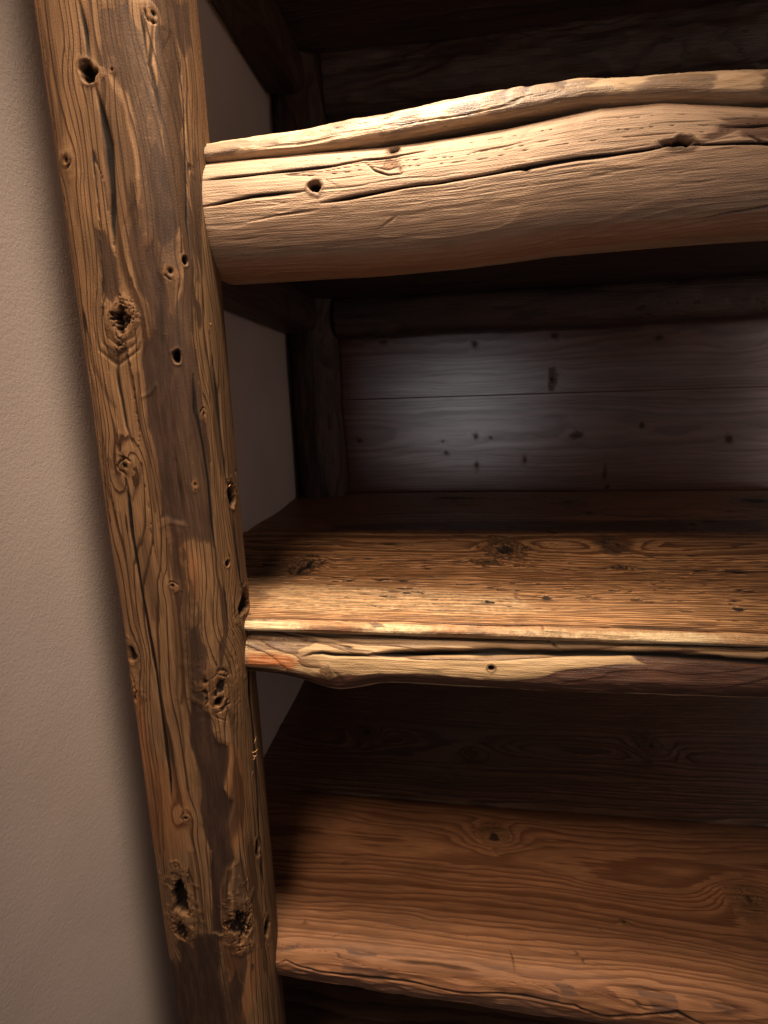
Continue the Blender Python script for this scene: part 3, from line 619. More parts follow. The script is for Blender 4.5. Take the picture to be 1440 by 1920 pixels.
    ('crack', [(0.1506, -0.0814), (0.1506, -0.0389), (0.1491, 0.0032)], {'w': 0.0007, 'depth': 0.002, 'dark': 0.45}),
    ('crack', [(0.0687, 0.3577), (0.0663, 0.3816), (0.0687, 0.4043)], {'w': 0.0007, 'depth': 0.002, 'dark': 0.45}),
    ('crack', [(0.104, 0.4251), (0.101, 0.4701), (0.101, 0.5141)], {'w': 0.0007, 'depth': 0.002, 'dark': 0.45}),
    ('crack', [(0.113, 0.0246), (0.113, 0.0611), (0.1115, 0.0972)], {'w': 0.0007, 'depth': 0.002, 'dark': 0.45}),
    ('crack', [(0.1521, 0.0953), (0.1521, 0.1475), (0.1491, 0.1988)], {'w': 0.0007, 'depth': 0.002, 'dark': 0.45}),
    ('crack', [(0.1491, 0.3338), (0.1475, 0.3817), (0.1475, 0.4289)], {'w': 0.0007, 'depth': 0.002, 'dark': 0.45}),
    ('crack', [(0.1475, 0.3373), (0.146, 0.3959), (0.1445, 0.4533)], {'w': 0.0007, 'depth': 0.002, 'dark': 0.45}),
    ('crack', [(0.0905, 0.212), (0.0905, 0.2697), (0.0889, 0.3265)], {'w': 0.0007, 'depth': 0.002, 'dark': 0.45}),
    ('crack', [(0.0905, -0.1892), (0.0905, -0.123), (0.0874, -0.0581)], {'w': 0.0007, 'depth': 0.002, 'dark': 0.45}),
    ('crack', [(0.1611, -0.3892), (0.1581, -0.3444), (0.1581, -0.3004)], {'w': 0.0007, 'depth': 0.002, 'dark': 0.45}),
    ('crack', [(0.1506, -0.1797), (0.1475, -0.1129), (0.1491, -0.0474)], {'w': 0.0007, 'depth': 0.002, 'dark': 0.45}),
    ('crack', [(0.0732, 0.1242), (0.071, 0.1785), (0.071, 0.2318)], {'w': 0.0007, 'depth': 0.002, 'dark': 0.45}),
    ('crack', [(0.2083, 0.3609), (0.2083, 0.4017), (0.2049, 0.4414)], {'w': 0.0007, 'depth': 0.002, 'dark': 0.45}),
    ('crack', [(0.098, -0.1644), (0.095, -0.1125), (0.095, -0.0612)], {'w': 0.0007, 'depth': 0.002, 'dark': 0.45}),
    ('crack', [(0.1536, -0.2765), (0.1521, -0.2221), (0.1521, -0.1687)], {'w': 0.0007, 'depth': 0.002, 'dark': 0.45}),
    ('crack', [(0.227, -0.4496), (0.227, -0.409), (0.2236, -0.3681)], {'w': 0.0007, 'depth': 0.002, 'dark': 0.45}),
    ('crack', [(0.128, 0.3673), (0.1265, 0.4052), (0.1265, 0.4424)], {'w': 0.0007, 'depth': 0.002, 'dark': 0.45}),
    ('crack', [(0.1657, 0.1495), (0.1657, 0.1949), (0.1641, 0.2397)], {'w': 0.0007, 'depth': 0.002, 'dark': 0.45}),
  ],
  'slab1': [
    ('crack', [(0.4291, -0.3597), (0.4277, -0.2976), (0.4263, -0.2166)], {'w': 0.002, 'depth': 0.004, 'dark': 0.5}),
    ('patch', [(0.3827, 0.2093), (0.3847, 0.2249), (0.3847, 0.2504), (0.3827, 0.2558), (0.3973, 0.2351)], {'field': 'stain', 'val': 1.0, 'soft': 0.006, 'warp': 0.012, 'sink': 0.003}),
    ('patch', [(0.3939, 0.1475), (0.3827, 0.1612), (0.3827, 0.1811), (0.3903, 0.1841), (0.4123, 0.1677)], {'field': 'stain', 'val': 1.0, 'soft': 0.006, 'warp': 0.012, 'sink': 0.003}),
    ('patch', [(0.399, 0.1051), (0.3827, 0.1139), (0.3827, 0.1261), (0.3973, 0.1272), (0.4109, 0.1176)], {'field': 'stain', 'val': 1.0, 'soft': 0.006, 'warp': 0.012, 'sink': 0.003}),
    ('patch', [(0.4037, 0.0615), (0.3827, 0.0728), (0.3827, 0.0893), (0.4052, 0.091), (0.4137, 0.0789)], {'field': 'stain', 'val': 1.0, 'soft': 0.006, 'warp': 0.012, 'sink': 0.003}),
    ('patch', [(0.4165, -0.0221), (0.4021, -0.0022), (0.4037, 0.0288), (0.4193, 0.0342), (0.4263, 0.0118)], {'field': 'stain', 'val': 1.0, 'soft': 0.006, 'warp': 0.012, 'sink': 0.003}),
    ('patch', [(0.3827, 0.3076), (0.3827, 0.3317), (0.3827, 0.3697), (0.3827, 0.3771), (0.3956, 0.3464)], {'field': 'stain', 'val': 1.0, 'soft': 0.006, 'warp': 0.012, 'sink': 0.003}),
    ('patch', [(0.4207, -0.1277), (0.4109, -0.1076), (0.4137, -0.0756), (0.4235, -0.0696), (0.4291, -0.0928)], {'field': 'stain', 'val': 1.0, 'soft': 0.006, 'warp': 0.012, 'sink': 0.003}),
  ],
  'plank2': [
    ('crack', [(0.3393, -0.5681), (0.3476, -0.4406), (0.3518, -0.1972), (0.3641, 0.0395)], {'w': 0.004, 'depth': 0.01}),
    ('crack', [(0.3882, 0.2537), (0.3961, 0.4441), (0.4117, 0.7214), (0.4155, 0.797), (0.4193, 0.8712)], {'w': 0.004, 'depth': 0.01}),
    ('crack', [(0.5058, -0.4547), (0.4456, -0.4573), (0.3961, -0.4522), (0.3393, -0.4446)], {'w': 0.008, 'depth': 0.014}),
    ('knot', [(0.4078, -0.4488)], {'rs': 0.0413, 'rt': 0.023, 'kind': 'rot', 'depth': 0.012}),
    ('knot', [(0.3722, 0.0728)], {'rs': 0.0235, 'rt': 0.0341, 'kind': 'flat', 'depth': 0.003}),
    ('knot', [(0.2295, 0.14)], {'rs': 0.0616, 'rt': 0.0327, 'kind': 'rot', 'depth': 0.006, 'bump': 0.35}),
    ('knot', [(0.1989, 0.4756)], {'rs': 0.0522, 'rt': 0.0314, 'kind': 'flat', 'depth': 0.004, 'bump': 0.35}),
    ('knot', [(0.3961, 0.4371)], {'rs': 0.0183, 'rt': 0.0139, 'kind': 'flat', 'depth': 0.002}),
    ('patch', [(0.0512, 0.4548), (0.1217, 0.4876), (0.2472, 0.5085), (0.3006, 0.456), (0.2739, 0.418)], {'field': 'stain', 'val': 0.7, 'soft': 0.02, 'warp': 0.02}),
    ('knot', [(0.4155, 0.7197)], {'rs': 0.0134, 'rt': 0.0097, 'kind': 'hole', 'depth': 0.008}),
    ('patch', [(0.7717, -0.4857), (0.5421, -0.5668), (0.3682, -0.5922), (0.3393, -0.4991), (0.4155, -0.411), (0.5356, -0.4395), (0.5794, -0.4704), (0.6618, -0.4845)], {'field': 'stain', 'val': 0.5, 'soft': 0.02, 'warp': 0.03}),
    ('crack', [(0.791, 0.1679), (0.8134, 0.1734)], {'w': 0.004, 'depth': 0.006, 'dark': 0.9}),
    ('crack', [(0.8064, 0.163), (0.8092, 0.1822), (0.8106, 0.225)], {'w': 0.002, 'depth': 0.003, 'dark': 0.7}),
    ('patch', [(0.7966, -0.203), (0.798, -0.172), (0.8064, -0.1618), (0.8106, -0.1897)], {'field': 'stain', 'val': 0.8, 'soft': 0.003, 'warp': 0.003}),
    ('patch', [(0.8148, -0.3091), (0.8022, -0.2887), (0.819, -0.2607)], {'field': 'stain', 'val': 0.45, 'soft': 0.004, 'warp': 0.003}),
    ('patch', [(0.788, 0.0176), (0.7924, 0.0458), (0.8232, 0.0531), (0.8204, 0.0173)], {'field': 'stain', 'val': 0.35, 'soft': 0.004, 'warp': 0.006}),
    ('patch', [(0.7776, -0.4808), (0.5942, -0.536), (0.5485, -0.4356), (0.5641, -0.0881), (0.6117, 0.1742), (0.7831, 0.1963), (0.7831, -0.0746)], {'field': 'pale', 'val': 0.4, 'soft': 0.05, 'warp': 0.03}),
  ],
  'plank2b': [
    ('knot', [(0.2452, -0.0348)], {'rs': 0.073, 'rt': 0.0734, 'kind': 'flat', 'depth': 0.004}),
    ('knot', [(0.3069, 0.4689)], {'rs': 0.0814, 'rt': 0.054, 'kind': 'flat', 'depth': 0.004}),
    ('knot', [(0.5071, 0.5097)], {'rs': 0.0317, 'rt': 0.0205, 'kind': 'flat', 'depth': 0.002}),
    ('knot', [(0.7145, 0.8172)], {'rs': 0.0646, 'rt': 0.0353, 'kind': 'flat', 'depth': 0.004}),
    ('knot', [(0.3242, 1.2177)], {'rs': 0.0865, 'rt': 0.0813, 'kind': 'flat', 'depth': 0.003}),
    ('patch', [(0.7282, -0.5003), (0.6582, 0.0726), (0.6218, 1.1075), (0.8071, 1.0131), (0.8071, 0.0676), (0.8134, -0.4798)], {'field': 'stain', 'val': 0.8, 'soft': 0.02, 'warp': 0.02}),
  ],
  'log2': [
    ('crack', [(0.2696, -0.3506), (0.26, -0.3268), (0.2568, -0.3052), (0.26, -0.2748), (0.26, -0.2152), (0.2632, -0.1774)], {'w': 0.003, 'depth': 0.014}),
    ('crack', [(0.2584, -0.2011), (0.2536, -0.1321), (0.244, -0.0506), (0.2359, 0.0845), (0.2342, 0.1939), (0.2308, 0.3008), (0.2308, 0.4403), (0.2375, 0.602), (0.2392, 0.6593)], {'w': 0.0065, 'depth': 0.03}),
    ('crack', [(0.2552, -0.1321), (0.2488, -0.0849), (0.2408, -0.0052)], {'w': 0.003, 'depth': 0.012}),
    ('knot', [(0.292, -0.2962)], {'rs': 0.0093, 'rt': 0.0133, 'kind': 'flat', 'depth': 0.006}),
    ('knot', [(0.2728, 0.0627)], {'rs': 0.0064, 'rt': 0.0077, 'kind': 'hole', 'depth': 0.014}),
    ('patch', [(0.1991, -0.4903), (0.2144, -0.3808), (0.2308, -0.3302), (0.2536, -0.3579), (0.2696, -0.3506), (0.268, -0.4085), (0.2616, -0.4753)], {'field': 'pat', 'val': 0.6, 'sink': 0.002, 'soft': 0.005, 'warp': 0.015}),
    ('patch', [(0.2648, -0.4749), (0.268, -0.3814), (0.2808, -0.3541), (0.2952, -0.3757), (0.2952, -0.4752)], {'field': 'org', 'val': 0.9, 'soft': 0.006, 'warp': 0.006}),
    ('patch', [(0.3016, -0.508), (0.3016, -0.3519), (0.3081, -0.3102), (0.2984, -0.2403), (0.2824, -0.1771), (0.2856, -0.1075), (0.2904, -0.0108), (0.2872, 0.0836), (0.2776, 0.1618), (0.2648, 0.2419), (0.2504, 0.3214), (0.2472, 0.3803), (0.2424, 0.6009), (0.2408, 0.6779), (0.3309, 0.6916), (0.329, -0.5266)], {'field': 'pat', 'val': 1.0, 'sink': 0.003, 'soft': 0.005, 'warp': 0.015}),
    ('patch', [(0.2325, 0.3006), (0.2256, 0.4414), (0.2256, 0.6636), (0.2472, 0.6573), (0.2488, 0.3803)], {'field': 'pat', 'val': 0.9, 'sink': 0.0, 'soft': 0.005, 'warp': 0.015}),
    ('patch', [(0.2776, 0.213), (0.26, 0.3185), (0.2616, 0.4605), (0.2616, 0.5975), (0.2824, 0.5964), (0.2904, 0.3591), (0.2888, 0.2554)], {'field': 'org', 'val': 0.7, 'soft': 0.006, 'warp': 0.008}),
  ],
  'slab3': [
    ('crack', [(0.6628, -0.4843), (0.6488, -0.4581), (0.6588, -0.423), (0.6648, -0.3727), (0.6648, -0.2988), (0.6628, -0.2314), (0.6608, -0.1733), (0.6628, -0.0983), (0.6688, -0.0231), (0.6628, 0.0979), (0.6608, 0.1879), (0.6628, 0.275), (0.6828, 0.3356), (0.6628, 0.4456), (0.6508, 0.5077), (0.6688, 0.5693)], {'w': 0.0017, 'depth': 0.01, 'dark': 0.75}),
    ('crack', [(0.6188, -0.1807), (0.6168, -0.1159), (0.6148, -0.0612), (0.6208, 0.0462)], {'w': 0.0028, 'depth': 0.008, 'dark': 0.6}),
    ('lip', [(0.6148, -0.1811), (0.6128, -0.1161), (0.6108, -0.0614), (0.6168, 0.0463)], {'w': 0.004, 'amp': 0.003, 'pale': 0.3}),
    ('crack', [(0.5564, 0.1223), (0.5803, 0.1284), (0.6128, 0.1348)], {'w': 0.003, 'depth': 0.008, 'dark': 0.8}),
    ('patch', [(0.6068, -0.3025), (0.6088, -0.2621), (0.6068, -0.217), (0.6128, -0.2191), (0.6168, -0.2666), (0.6168, -0.2907)], {'field': 'stain', 'val': 0.9, 'soft': 0.004, 'warp': 0.005, 'sink': 0.004}),
    ('patch', [(0.6228, -0.4884), (0.6048, -0.4309), (0.6168, -0.4397), (0.6288, -0.4842)], {'field': 'stain', 'val': 0.7, 'soft': 0.004, 'warp': 0.005, 'sink': 0.003}),
    ('patch', [(0.6368, -0.3095), (0.6408, -0.1736), (0.6568, -0.1761), (0.6588, -0.2314), (0.6628, -0.3086)], {'field': 'stain', 'val': 0.6, 'soft': 0.006, 'warp': 0.006}),
    ('patch', [(0.6628, -0.4231), (0.6708, -0.2989), (0.6668, -0.1734), (0.6768, -0.0231), (0.6668, 0.188), (0.6888, 0.3362), (0.6808, 0.5799), (0.7269, 0.7881), (0.7269, 0.8055), (0.7209, -0.5535), (0.7309, -0.5247), (0.6728, -0.4453)], {'field': 'pat', 'val': 0.55, 'soft': 0.006, 'warp': 0.008, 'sink': 0.004}),
    ('knot', [(0.5542, -0.4274)], {'rs': 0.006, 'rt': 0.0056, 'kind': 'knot', 'depth': 0.003}),
    ('knot', [(0.3502, 0.799)], {'rs': 0.0532, 'rt': 0.0407, 'kind': 'flat', 'depth': 0.004}),
    ('knot', [(0.2036, 0.103)], {'rs': 0.0393, 'rt': 0.0349, 'kind': 'flat', 'depth': 0.006}),
    ('knot', [(0.4563, 0.4358)], {'rs': 0.0071, 'rt': 0.0082, 'kind': 'flat', 'depth': 0.002}),
    ('crack', [(0.6168, 0.3548), (0.6128, 0.4299), (0.6248, 0.5057)], {'w': 0.0014, 'depth': 0.005, 'dark': 0.6}),
    ('crack', [(0.6348, 0.1887), (0.6468, 0.2515)], {'w': 0.0014, 'depth': 0.005, 'dark': 0.6}),
    ('crack', [(0.6488, 0.4119), (0.6448, 0.4725), (0.6488, 0.5079)], {'w': 0.0014, 'depth': 0.005, 'dark': 0.6}),
    ('crack', [(0.6228, 0.5598), (0.6288, 0.6403), (0.6428, 0.706)], {'w': 0.0014, 'depth': 0.005, 'dark': 0.6}),
    ('crack', [(0.6448, 0.6314), (0.6528, 0.7052)], {'w': 0.0014, 'depth': 0.005, 'dark': 0.6}),
    ('crack', [(0.6308, 0.1504), (0.6368, 0.1565)], {'w': 0.0014, 'depth': 0.005, 'dark': 0.6}),
    ('patch', [(0.6288, 0.2274), (0.6308, 0.2715), (0.6468, 0.2891), (0.6448, 0.2515)], {'field': 'stain', 'val': 0.7, 'soft': 0.004, 'warp': 0.008, 'sink': 0.003}),
    ('patch', [(0.6188, 0.416), (0.6248, 0.4996), (0.6348, 0.5037), (0.6328, 0.4257)], {'field': 'stain', 'val': 0.7, 'soft': 0.004, 'warp': 0.008, 'sink': 0.003}),
    ('patch', [(0.6548, 0.1239), (0.6428, 0.239), (0.6568, 0.2386), (0.6648, 0.1496)], {'field': 'stain', 'val': 0.7, 'soft': 0.004, 'warp': 0.008, 'sink': 0.003}),
    ('patch', [(0.6388, 0.4431), (0.6388, 0.5029), (0.6528, 0.5077), (0.6528, 0.454)], {'field': 'stain', 'val': 0.7, 'soft': 0.004, 'warp': 0.008, 'sink': 0.003}),
    ('patch', [(0.6268, 0.5821), (0.6308, 0.6398), (0.6428, 0.6315), (0.6368, 0.5917)], {'field': 'stain', 'val': 0.7, 'soft': 0.004, 'warp': 0.008, 'sink': 0.003}),
  ],
  'plank3b': [
    ('knot', [(0.6895, -0.3987)], {'rs': 0.0454, 'rt': 0.0302, 'kind': 'flat', 'depth': 0.006}),
    ('knot', [(0.661, 0.7617)], {'rs': 0.0534, 'rt': 0.0366, 'kind': 'flat', 'depth': 0.006}),
    ('knot', [(0.7789, 0.0537)], {'rs': 0.0367, 'rt': 0.0255, 'kind': 'flat', 'depth': 0.005}),
  ],
  'board5': [
    ('knot', [(0.2398, 0.0652)], {'rs': 0.0142, 'rt': 0.0154, 'kind': 'dot', 'depth': 0.0, 'bump': 0.6, 'rings': 3.0}),
    ('knot', [(0.2624, 0.4301)], {'rs': 0.0116, 'rt': 0.0131, 'kind': 'dot', 'depth': 0.0, 'bump': 0.6, 'rings': 3.0}),
    ('knot', [(0.2319, 0.8852)], {'rs': 0.0124, 'rt': 0.0159, 'kind': 'dot', 'depth': 0.0, 'bump': 0.6, 'rings': 3.0}),
    ('knot', [(0.0637, 0.4249)], {'rs': 0.0492, 'rt': 0.0194, 'kind': 'flat', 'depth': 0.0, 'bump': 0.6, 'rings': 3.0}),
    ('knot', [(0.2698, -0.3673)], {'rs': 0.0095, 'rt': 0.0161, 'kind': 'dot', 'depth': 0.0, 'bump': 0.6, 'rings': 3.0}),
  ],
  'board4': [
    ('knot', [(0.2803, 0.0722)], {'rs': 0.0096, 'rt': 0.008, 'kind': 'dot', 'depth': 0.0, 'bump': 0.6, 'rings': 3.0}),
    ('knot', [(0.2729, 0.1441)], {'rs': 0.0077, 'rt': 0.0079, 'kind': 'dot', 'depth': 0.0, 'bump': 0.6, 'rings': 3.0}),
    ('knot', [(0.2577, -0.0891)], {'rs': 0.008, 'rt': 0.0102, 'kind': 'dot', 'depth': 0.0, 'bump': 0.6, 'rings': 3.0}),
    ('knot', [(0.2035, -0.0738)], {'rs': 0.0097, 'rt': 0.0103, 'kind': 'dot', 'depth': 0.0, 'bump': 0.6, 'rings': 3.0}),
    ('knot', [(0.1407, 0.078)], {'rs': 0.0179, 'rt': 0.0102, 'kind': 'dot', 'depth': 0.0, 'bump': 0.6, 'rings': 3.0}),
    ('knot', [(0.1608, 0.3088)], {'rs': 0.0162, 'rt': 0.0099, 'kind': 'dot', 'depth': 0.0, 'bump': 0.6, 'rings': 3.0}),
    ('knot', [(0.3159, 0.8397)], {'rs': 0.016, 'rt': 0.0092, 'kind': 'dot', 'depth': 0.0, 'bump': 0.6, 'rings': 3.0}),
    ('knot', [(0.097, 0.6848)], {'rs': 0.0413, 'rt': 0.0076, 'kind': 'dot', 'depth': 0.0, 'bump': 0.6, 'rings': 3.0}),
    ('knot', [(0.0226, 0.6983)], {'rs': 0.011, 'rt': 0.0096, 'kind': 'dot', 'depth': 0.0, 'bump': 0.6, 'rings': 3.0}),
    ('knot', [(0.2729, -0.5047)], {'rs': 0.0097, 'rt': 0.0129, 'kind': 'dot', 'depth': 0.0, 'bump': 0.6, 'rings': 3.0}),
    ('knot', [(0.2421, 1.223)], {'rs': 0.0145, 'rt': 0.0159, 'kind': 'dot', 'depth': 0.0, 'bump': 0.6, 'rings': 3.0}),
    ('knot', [(0.2729, 0.5443)], {'rs': 0.0199, 'rt': 0.0245, 'kind': 'flat', 'depth': 0.0, 'bump': 0.6, 'rings': 3.0}),
  ],
}

def apply(p, name):
    for f in FEAT.get(name, []):
        kind, pts, kw = f
        if kind == 'crack': p.crack(pts, **kw)
        elif kind == 'lip': p.lip(pts, **kw)
        elif kind == 'streak': p.streak(pts, **kw)
        elif kind == 'knot': p.knotf(pts[0], **kw)
        elif kind == 'patch': p.patch(pts, **kw)
    p.H -= p.sunk

# ------------------------------------------------------------------ the wall
def box_mesh(name, lo, hi, mat, parent=None):
    x0, y0, z0 = W(lo); x1, y1, z1 = W(hi)
    v = [(x0,y0,z0),(x1,y0,z0),(x1,y1,z0),(x0,y1,z0),(x0,y0,z1),(x1,y0,z1),(x1,y1,z1),(x0,y1,z1)]
    f = [(0,3,2,1),(4,5,6,7),(0,1,5,4),(1,2,6,5),(2,3,7,6),(3,0,4,7)]
    me = bpy.data.meshes.new(name); me.from_pydata(v, [], f); me.materials.append(mat)
    o = bpy.data.objects.new(name, me); C.objects.link(o); o.parent = parent
    return o
WALL = -.80
wl = box_mesh('wall_left', (WALL-.3, -.6, -3.62), (WALL, 3.0, 2.6), M_plaster)
wl['kind'] = 'structure'
wl['label'] = 'pale rough plaster wall beside and behind the timber post'

# ------------------------------------------------------------------ the bookcase
case = bpy.data.objects.new('timber_bookcase', None); C.objects.link(case)
case['label'] = 'rustic bookcase of old weathered timber posts, split logs and thick planks'
case['category'] = 'bookcase'
def lin(a, b, d): return np.linspace(a, b, int(round(abs(b-a)/d))+1)

# front post
p = Piece(PROF['post'], 'z', np.concatenate([lin(-3.6, -1.9, .03)[:-1], lin(-1.9, .95, .0017)[:-1], lin(.95, 2.4, .03)]), 11)
p.lumps(.004, 5, 1.8, 2); p.lumps(.0006, 26, 4, 2, 3)
apply(p, 'post')
p.lumps(.0006, 70, 9, 3, 6)
corner = sstep(PS['post_corner'], PS['post_corner']+.05, p.S)*(p.S < PS['post_corner']+.4)
p.stain = np.maximum(p.stain, .8*corner*(.55+.45*noise(p.S*20, p.T*3, 0, 5)))
mid = sstep(PS['post_corner']-.17, PS['post_corner']-.10, p.S)*sstep(PS['post_corner']+.06, PS['post_corner'], p.S)
lng = fbm(p.S*26+p.ws*.5, p.T*2.6, 3, 15)
p.stain = np.maximum(p.stain, .75*sstep(.25, .6, lng)*(.35+.65*mid))
p.pat = np.maximum(p.pat, .7*mid*sstep(.35, .6, fbm(p.S*15+p.ws*.5, p.T*2.0, 3, 16)))
p.org = np.maximum(p.org, .35*sstep(.2, .7, fbm(p.S*9, p.T*2.2, 3, 17)))
p.checks(42, 1.3, .03, .002, .7, 0, gate=sstep(.1, .5, noise(p.S*6, p.T*1.5, 0, 71)))
p.checks(70, 3.5, .05, .002, .6, 4, gate=corner)
p.H *= .62
p.flat_rings(.0130)
p.build('front_post', M_post, case, 'thick front post with knots, long cracks and dark worn skin', .00018)

# shelf beam under the top shelf
LX = np.concatenate([lin(-.52, .62, .0024)[:-1], lin(.62, 1.45, .02)])
PX = np.concatenate([lin(-.79, -.52, .012)[:-1], LX])
def bend1(A, B, T):
    up = np.interp(T, [-.6, -.49, -.14, .08, .24, .34, .5, 1.5], [0, 0, 0, .012, .028, .026, .004, 0])
    w = sstep(.36, .46, B)
    return A + .006*noise(T*2.2, 1.5, 0, 21), B + up*w + np.interp(T, [-.5, -.2, 0, .2, .5], [.010, .008, .012, .024, .026])*(1-w)
p = Piece(PROF['log1'], 'x', LX, 21, bend1)
p.lumps(.0025, 6, 2.0, 2); p.lumps(.0004, 22, 3, 2, 2)
up1 = sstep(.335, .365, p.B)
apply(p, 'log1')
p.lumps(.0002, 80, 8, 3, 6)
p.checks(50, .9, .018, .0014, .5, 0, gate=up1*sstep(.0, .3, noise(p.S*7, p.T*2, 0, 74)))
p.checks(130, 1.6, .04, .0006, .3, 3, gate=.1+.9*up1)
p.rings((1.23, .34), .010, wob=.02, wobf=.8, nz=.012)
p.ridge(.0004)
p.build('shelf_beam', M_log, case, 'pale squared log under the upper shelf, cracked along its length', .00026)

def bend_s1(A, B, T):
    up = np.interp(T, [-.6, -.49, -.3, -.14, .08, .21, .34, .5, .8, 1.5], [0, 0, -.002, .004, .020, .031, .026, .010, 0, 0])
    th = np.interp(T, [-.5, -.2, .1, .3, .5, 1.5], [-.006, .004, .004, -.004, .004, 0])
    front = sstep(1.4, 1.15, A)
    A = np.where(T < -.66, np.maximum(A, 1.2), A)
    return A + front*.010*noise(T*3.1, .5, 0, 31), B + up*front + th*front*sstep(.47, .5, B)
p = Piece(PROF['slab1'], 'x', PX, 31, bend_s1)
p.lumps(.0030, 8, 3.0, 2); p.lumps(.0015, 30, 9, 2, 2)
nose = sstep(PS['slab1_nose']-.048, PS['slab1_nose']-.030, p.S)*sstep(PS['slab1_nose']+.012, PS['slab1_nose'], p.S)
p.stain = np.maximum(p.stain, nose*.75*sstep(.15, .55, fbm(p.S*26, p.T*11, 4, 33)+.25*noise(p.T*1.2, 4.4, 0, 36)))
apply(p, 'slab1')
p.lumps(.0008, 90, 30, 3, 6)
p.checks(60, 4, .05, .002, .5)
p.rings((1.25, .30), .009, wob=.01, wobf=.8, nz=.014)
p.build('shelf_plank', M_slab, case, 'wavy waney edged plank of the upper shelf, brightest lit', .00015)

# middle shelf
p = Piece(PROF['plank2'], 'x', PX, 41, lambda A, B, T: (np.where(T < -.66, np.maximum(A, 1.2), A), B))
def f2(A): return sstep(1.5, 1.1, A)
p.lumps(.0016, 5, 2.0, 2)
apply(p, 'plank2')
topf = sstep(-.485, -.478, p.B)
p.lumps(.0007, 60, 8, 3, 6)
p.checks(60, 2.2, .07, .003, .8, 0, gate=topf)
p.checks(130, 3, .10, .0022, .75, 3, gate=topf)
p.checks(210, 5, .12, .0018, .7, 8, gate=topf)
p.specks(75, 30, .72, .004, 2, gate=topf*sstep(-.1, .5, noise(p.S*5, p.T*3, 0, 47)))
edge = sstep(-.476, -.486, p.B)*(p.A < 1.2)
p.pale = np.maximum(p.pale, .62*edge*(.8+.5*noise(p.S*12, p.T*7, 0, 49)))
p.rings((1.7, -.80), .0075, wob=.02, wobf=.5, nz=.008)
p.ridge(.0012)
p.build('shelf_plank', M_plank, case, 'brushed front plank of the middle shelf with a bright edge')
p = Piece(PROF['plank2b'], 'x', np.concatenate([lin(-.80, .9, .006)[:-1], lin(.9, 1.45, .02)]), 43)
p.lumps(.003, 4, 1.5, 2); apply(p, 'plank2b')
p.checks(40, 1.6, .05, .003, .7); p.rings((2.2, -.75), .011, wob=.03, wobf=.5, nz=.014); p.ridge(.0007)
p.build('shelf_plank', M_plank2, case, 'shaded rear plank of the middle shelf with dark knots')
def bend2(A, B, T):
    low = sstep(-.56, -.60, B)
    bul = np.exp(-((T+.27)/.075)**2)*-.022 + np.interp(T, [-.5, -.3, -.1, .2, .6], [.012, -.004, -.002, -.004, .004])
    return A + .006*noise(T*3, 2.2, 0, 51), B + bul*low
p = Piece(PROF['log2'], 'x', LX, 51, bend2)
p.lumps(.002, 8, 3.0, 2); p.lumps(.0010, 30, 5, 2, 2)
apply(p, 'log2')
p.lumps(.0009, 80, 14, 3, 6)
p.checks(50, 2.4, .04, .003, .6)
p.rings((1.26, -.565), .0105, wob=.03, wobf=1.3, nz=.014)
p.ridge(.0008)
p.build('shelf_beam', M_edge, case, 'split half log under the middle shelf with bark stained lower edge', .0002)

# lower shelf
def bend3(A, B, T):
    nosew = sstep(-1.42, -1.50, B)*sstep(1.35, 1.1, A)
    A = np.where(T < -.66, np.maximum(A, 1.2), A)
    return A + .008*noise(T*2.5, 7.2, 0, 61)*nosew, B + nosew*np.interp(T, [-.5, -.2, .1, .7], [.012, -.004, 0, -.012])
p = Piece(PROF['slab3'], 'x', PX, 61, bend3)
p.lumps(.0020, 4, 1.6, 2)
nz3 = sstep(-1.425, -1.45, p.B)*(p.A < 1.2)
p.H += nz3*.004*fbm(p.S*30, p.T*8, 3, 64)
apply(p, 'slab3')
p.lumps(.0005, 70, 12, 3, 6)
p.checks(40, 1.6, .03, .002, .5)
p.rings((1.45, -1.75), .0088, wob=.03, wobf=.45, nz=.012)
p.ridge(.0003)
p.build('shelf_plank', M_slab3, case, 'smooth reddish brown front slab of the lower shelf with broken edge', .0002)
p = Piece(PROF['plank3b'], 'x', np.concatenate([lin(-.80, .9, .006)[:-1], lin(.9, 1.45, .02)]), 63)
p.lumps(.004, 5, 1.4, 2); apply(p, 'plank3b')
p.rings((2.0, -1.66), .012, wob=.03, wobf=.6, nz=.016); p.ridge(.0022)
p.build('shelf_plank', M_plank3, case, 'dark rear plank of the lower shelf')

# supports deep inside, rear posts and rails
def rough_piece(name, prof, axis, t, seed, mat, label=None, amp=.008, ring=.012, pith=(0, 0)):
    q = Piece(prof, axis, t, seed)
    q.lumps(amp, 6, 2.2, 3); q.lumps(amp*.3, 24, 8, 2, 3)
    q.checks(40, 2.0, .05, .004, .7)
    q.rings(pith, ring, wob=.02, wobf=1.0, nz=.012); q.ridge(.0010)
    return q.build(name, mat, case, label)
def rect(a0, a1, b0, b1, r, d):
    return [(a0+r, b0, d), (a1-r, b0, d), (a1, b0+r, d), (a1, b1-r, d), (a1-r, b1, d), (a0+r, b1, d), (a0, b1-r, d), (a0, b0+r, d)]
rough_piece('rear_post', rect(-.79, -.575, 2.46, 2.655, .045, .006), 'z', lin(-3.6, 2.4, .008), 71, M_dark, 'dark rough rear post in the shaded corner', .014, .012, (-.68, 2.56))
for z0, z1, sd in ((.305, .452, 72), (1.235, 1.39, 73)):
    rough_piece('side_rail', rect(-.795, -.64, z0, z1, .02, .010), 'y', lin(1.33, 2.45, .012), sd, M_dark, None, .004, .012, (-.7, z0+.07)) if False else None
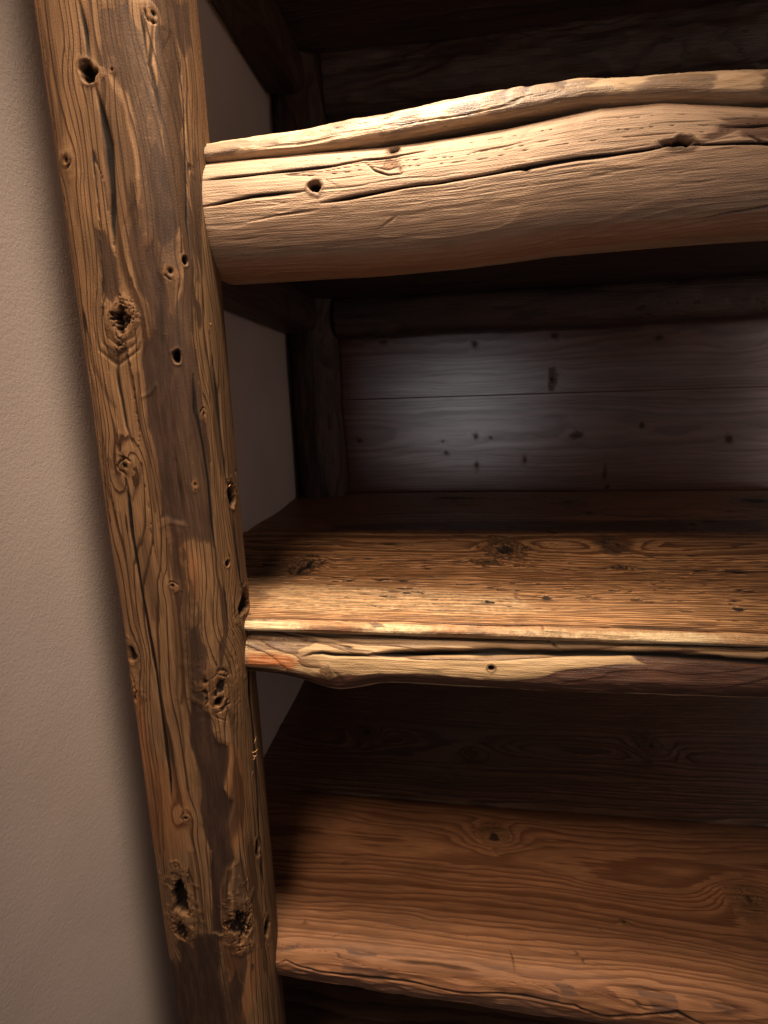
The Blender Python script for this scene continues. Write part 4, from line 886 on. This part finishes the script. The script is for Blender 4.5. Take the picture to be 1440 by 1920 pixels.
def rail_y(z0, z1, sd):
    q = Piece(rect(-.795, -.64, z0, z1, .02, .010), 'z', lin(1.34, 2.44, .010), sd)
    q.lumps(.005, 6, 2.2, 3); q.rings((-.7, z0+.07), .012, nz=.012)
    q.axis = 'y'
    fine = q.H
    A = q.A+q.NA*fine; B = q.B+q.NB*fine
    P = np.stack([A, q.T, B], -1)
    o = mesh_from_grid('side_rail', P, {'wood': np.stack([q.S, q.T, q.ring], -1), 'mask': np.stack([q.pat, q.knot, q.crk], -1),
                       'tone': np.stack([q.stain, q.pale, q.org], -1)}, M_dark, case, flip=not q._flip())
    return o
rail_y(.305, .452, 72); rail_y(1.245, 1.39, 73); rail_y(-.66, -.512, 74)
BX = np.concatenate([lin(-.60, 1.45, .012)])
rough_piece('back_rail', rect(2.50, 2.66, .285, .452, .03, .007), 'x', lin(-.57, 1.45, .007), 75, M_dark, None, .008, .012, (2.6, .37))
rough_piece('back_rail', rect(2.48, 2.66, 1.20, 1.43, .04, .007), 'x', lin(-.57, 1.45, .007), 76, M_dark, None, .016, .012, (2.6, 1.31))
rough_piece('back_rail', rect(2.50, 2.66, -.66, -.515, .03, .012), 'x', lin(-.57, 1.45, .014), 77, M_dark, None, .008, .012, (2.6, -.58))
# planks seen from below, and the deep ones
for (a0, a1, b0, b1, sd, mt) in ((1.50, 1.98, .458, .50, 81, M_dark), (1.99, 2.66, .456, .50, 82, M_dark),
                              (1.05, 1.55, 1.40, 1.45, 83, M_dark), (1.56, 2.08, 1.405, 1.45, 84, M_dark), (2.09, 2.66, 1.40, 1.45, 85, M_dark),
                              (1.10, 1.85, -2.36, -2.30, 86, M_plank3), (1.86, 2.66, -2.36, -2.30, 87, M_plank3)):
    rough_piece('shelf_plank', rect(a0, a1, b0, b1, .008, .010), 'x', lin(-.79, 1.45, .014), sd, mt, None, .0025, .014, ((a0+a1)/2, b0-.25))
# pine boards at the very back
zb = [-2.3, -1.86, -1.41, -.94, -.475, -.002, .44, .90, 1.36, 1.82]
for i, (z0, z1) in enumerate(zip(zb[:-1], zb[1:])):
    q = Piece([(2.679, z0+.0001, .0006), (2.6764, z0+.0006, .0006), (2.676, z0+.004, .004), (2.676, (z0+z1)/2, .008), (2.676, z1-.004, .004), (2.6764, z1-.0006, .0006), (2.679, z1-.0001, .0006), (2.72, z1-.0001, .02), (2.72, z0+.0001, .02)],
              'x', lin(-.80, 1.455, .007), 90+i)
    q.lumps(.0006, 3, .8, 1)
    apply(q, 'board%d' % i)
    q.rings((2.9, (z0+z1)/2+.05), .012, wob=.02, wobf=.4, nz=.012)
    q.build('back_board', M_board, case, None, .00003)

# splinters standing off the post's edge
def splinter(pts, r):
    P = np.array(pts, float); n = len(P); ring = []
    for i in range(n):
        rr = r*(1-.75*abs(2*i/(n-1)-1)**1.5)
        for a in range(5):
            ring.append((P[i][0]+rr*math.cos(a*1.2566), P[i][1]+rr*math.sin(a*1.2566), P[i][2]+rr*.3*math.sin(a*1.2566)))
    v = [W(q) for q in ring]
    f = [(i*5+a, i*5+(a+1) % 5, (i+1)*5+(a+1) % 5, (i+1)*5+a) for i in range(n-1) for a in range(5)]
    f += [tuple(range(4, -1, -1)), tuple((n-1)*5+a for a in range(5))]
    me = bpy.data.meshes.new('splinter'); me.from_pydata(v, [], f)
    me.materials.append(M_splinter)
    o = bpy.data.objects.new('splinter', me); C.objects.link(o)
    o.parent = post_obj
    return o
k = NT('pale_splinter')
bs = k.n('ShaderNodeBsdfPrincipled'); tc = k.n('ShaderNodeTexCoord')
k.put(bs.inputs['Base Color'], k.mix(k.noise(tc.outputs['Object'], 300, 2), (.62, .34, .15), (.40, .2, .08)))
bs.inputs['Roughness'].default_value = .5
out = k.n('ShaderNodeOutputMaterial'); k.t.links.new(bs.outputs[0], out.inputs[0])
M_splinter = k.m
post_obj = bpy.data.objects['front_post']
for i, (x, y, z, dx, dz) in enumerate(SPL):
    splinter([(x, y, z), (x+dx*.35, y-.004, z+dz*.2), (x+dx*.7, y-.006, z+dz*.55), (x+dx, y-.004, z+dz)], .0014 if i < 9 else .0008)
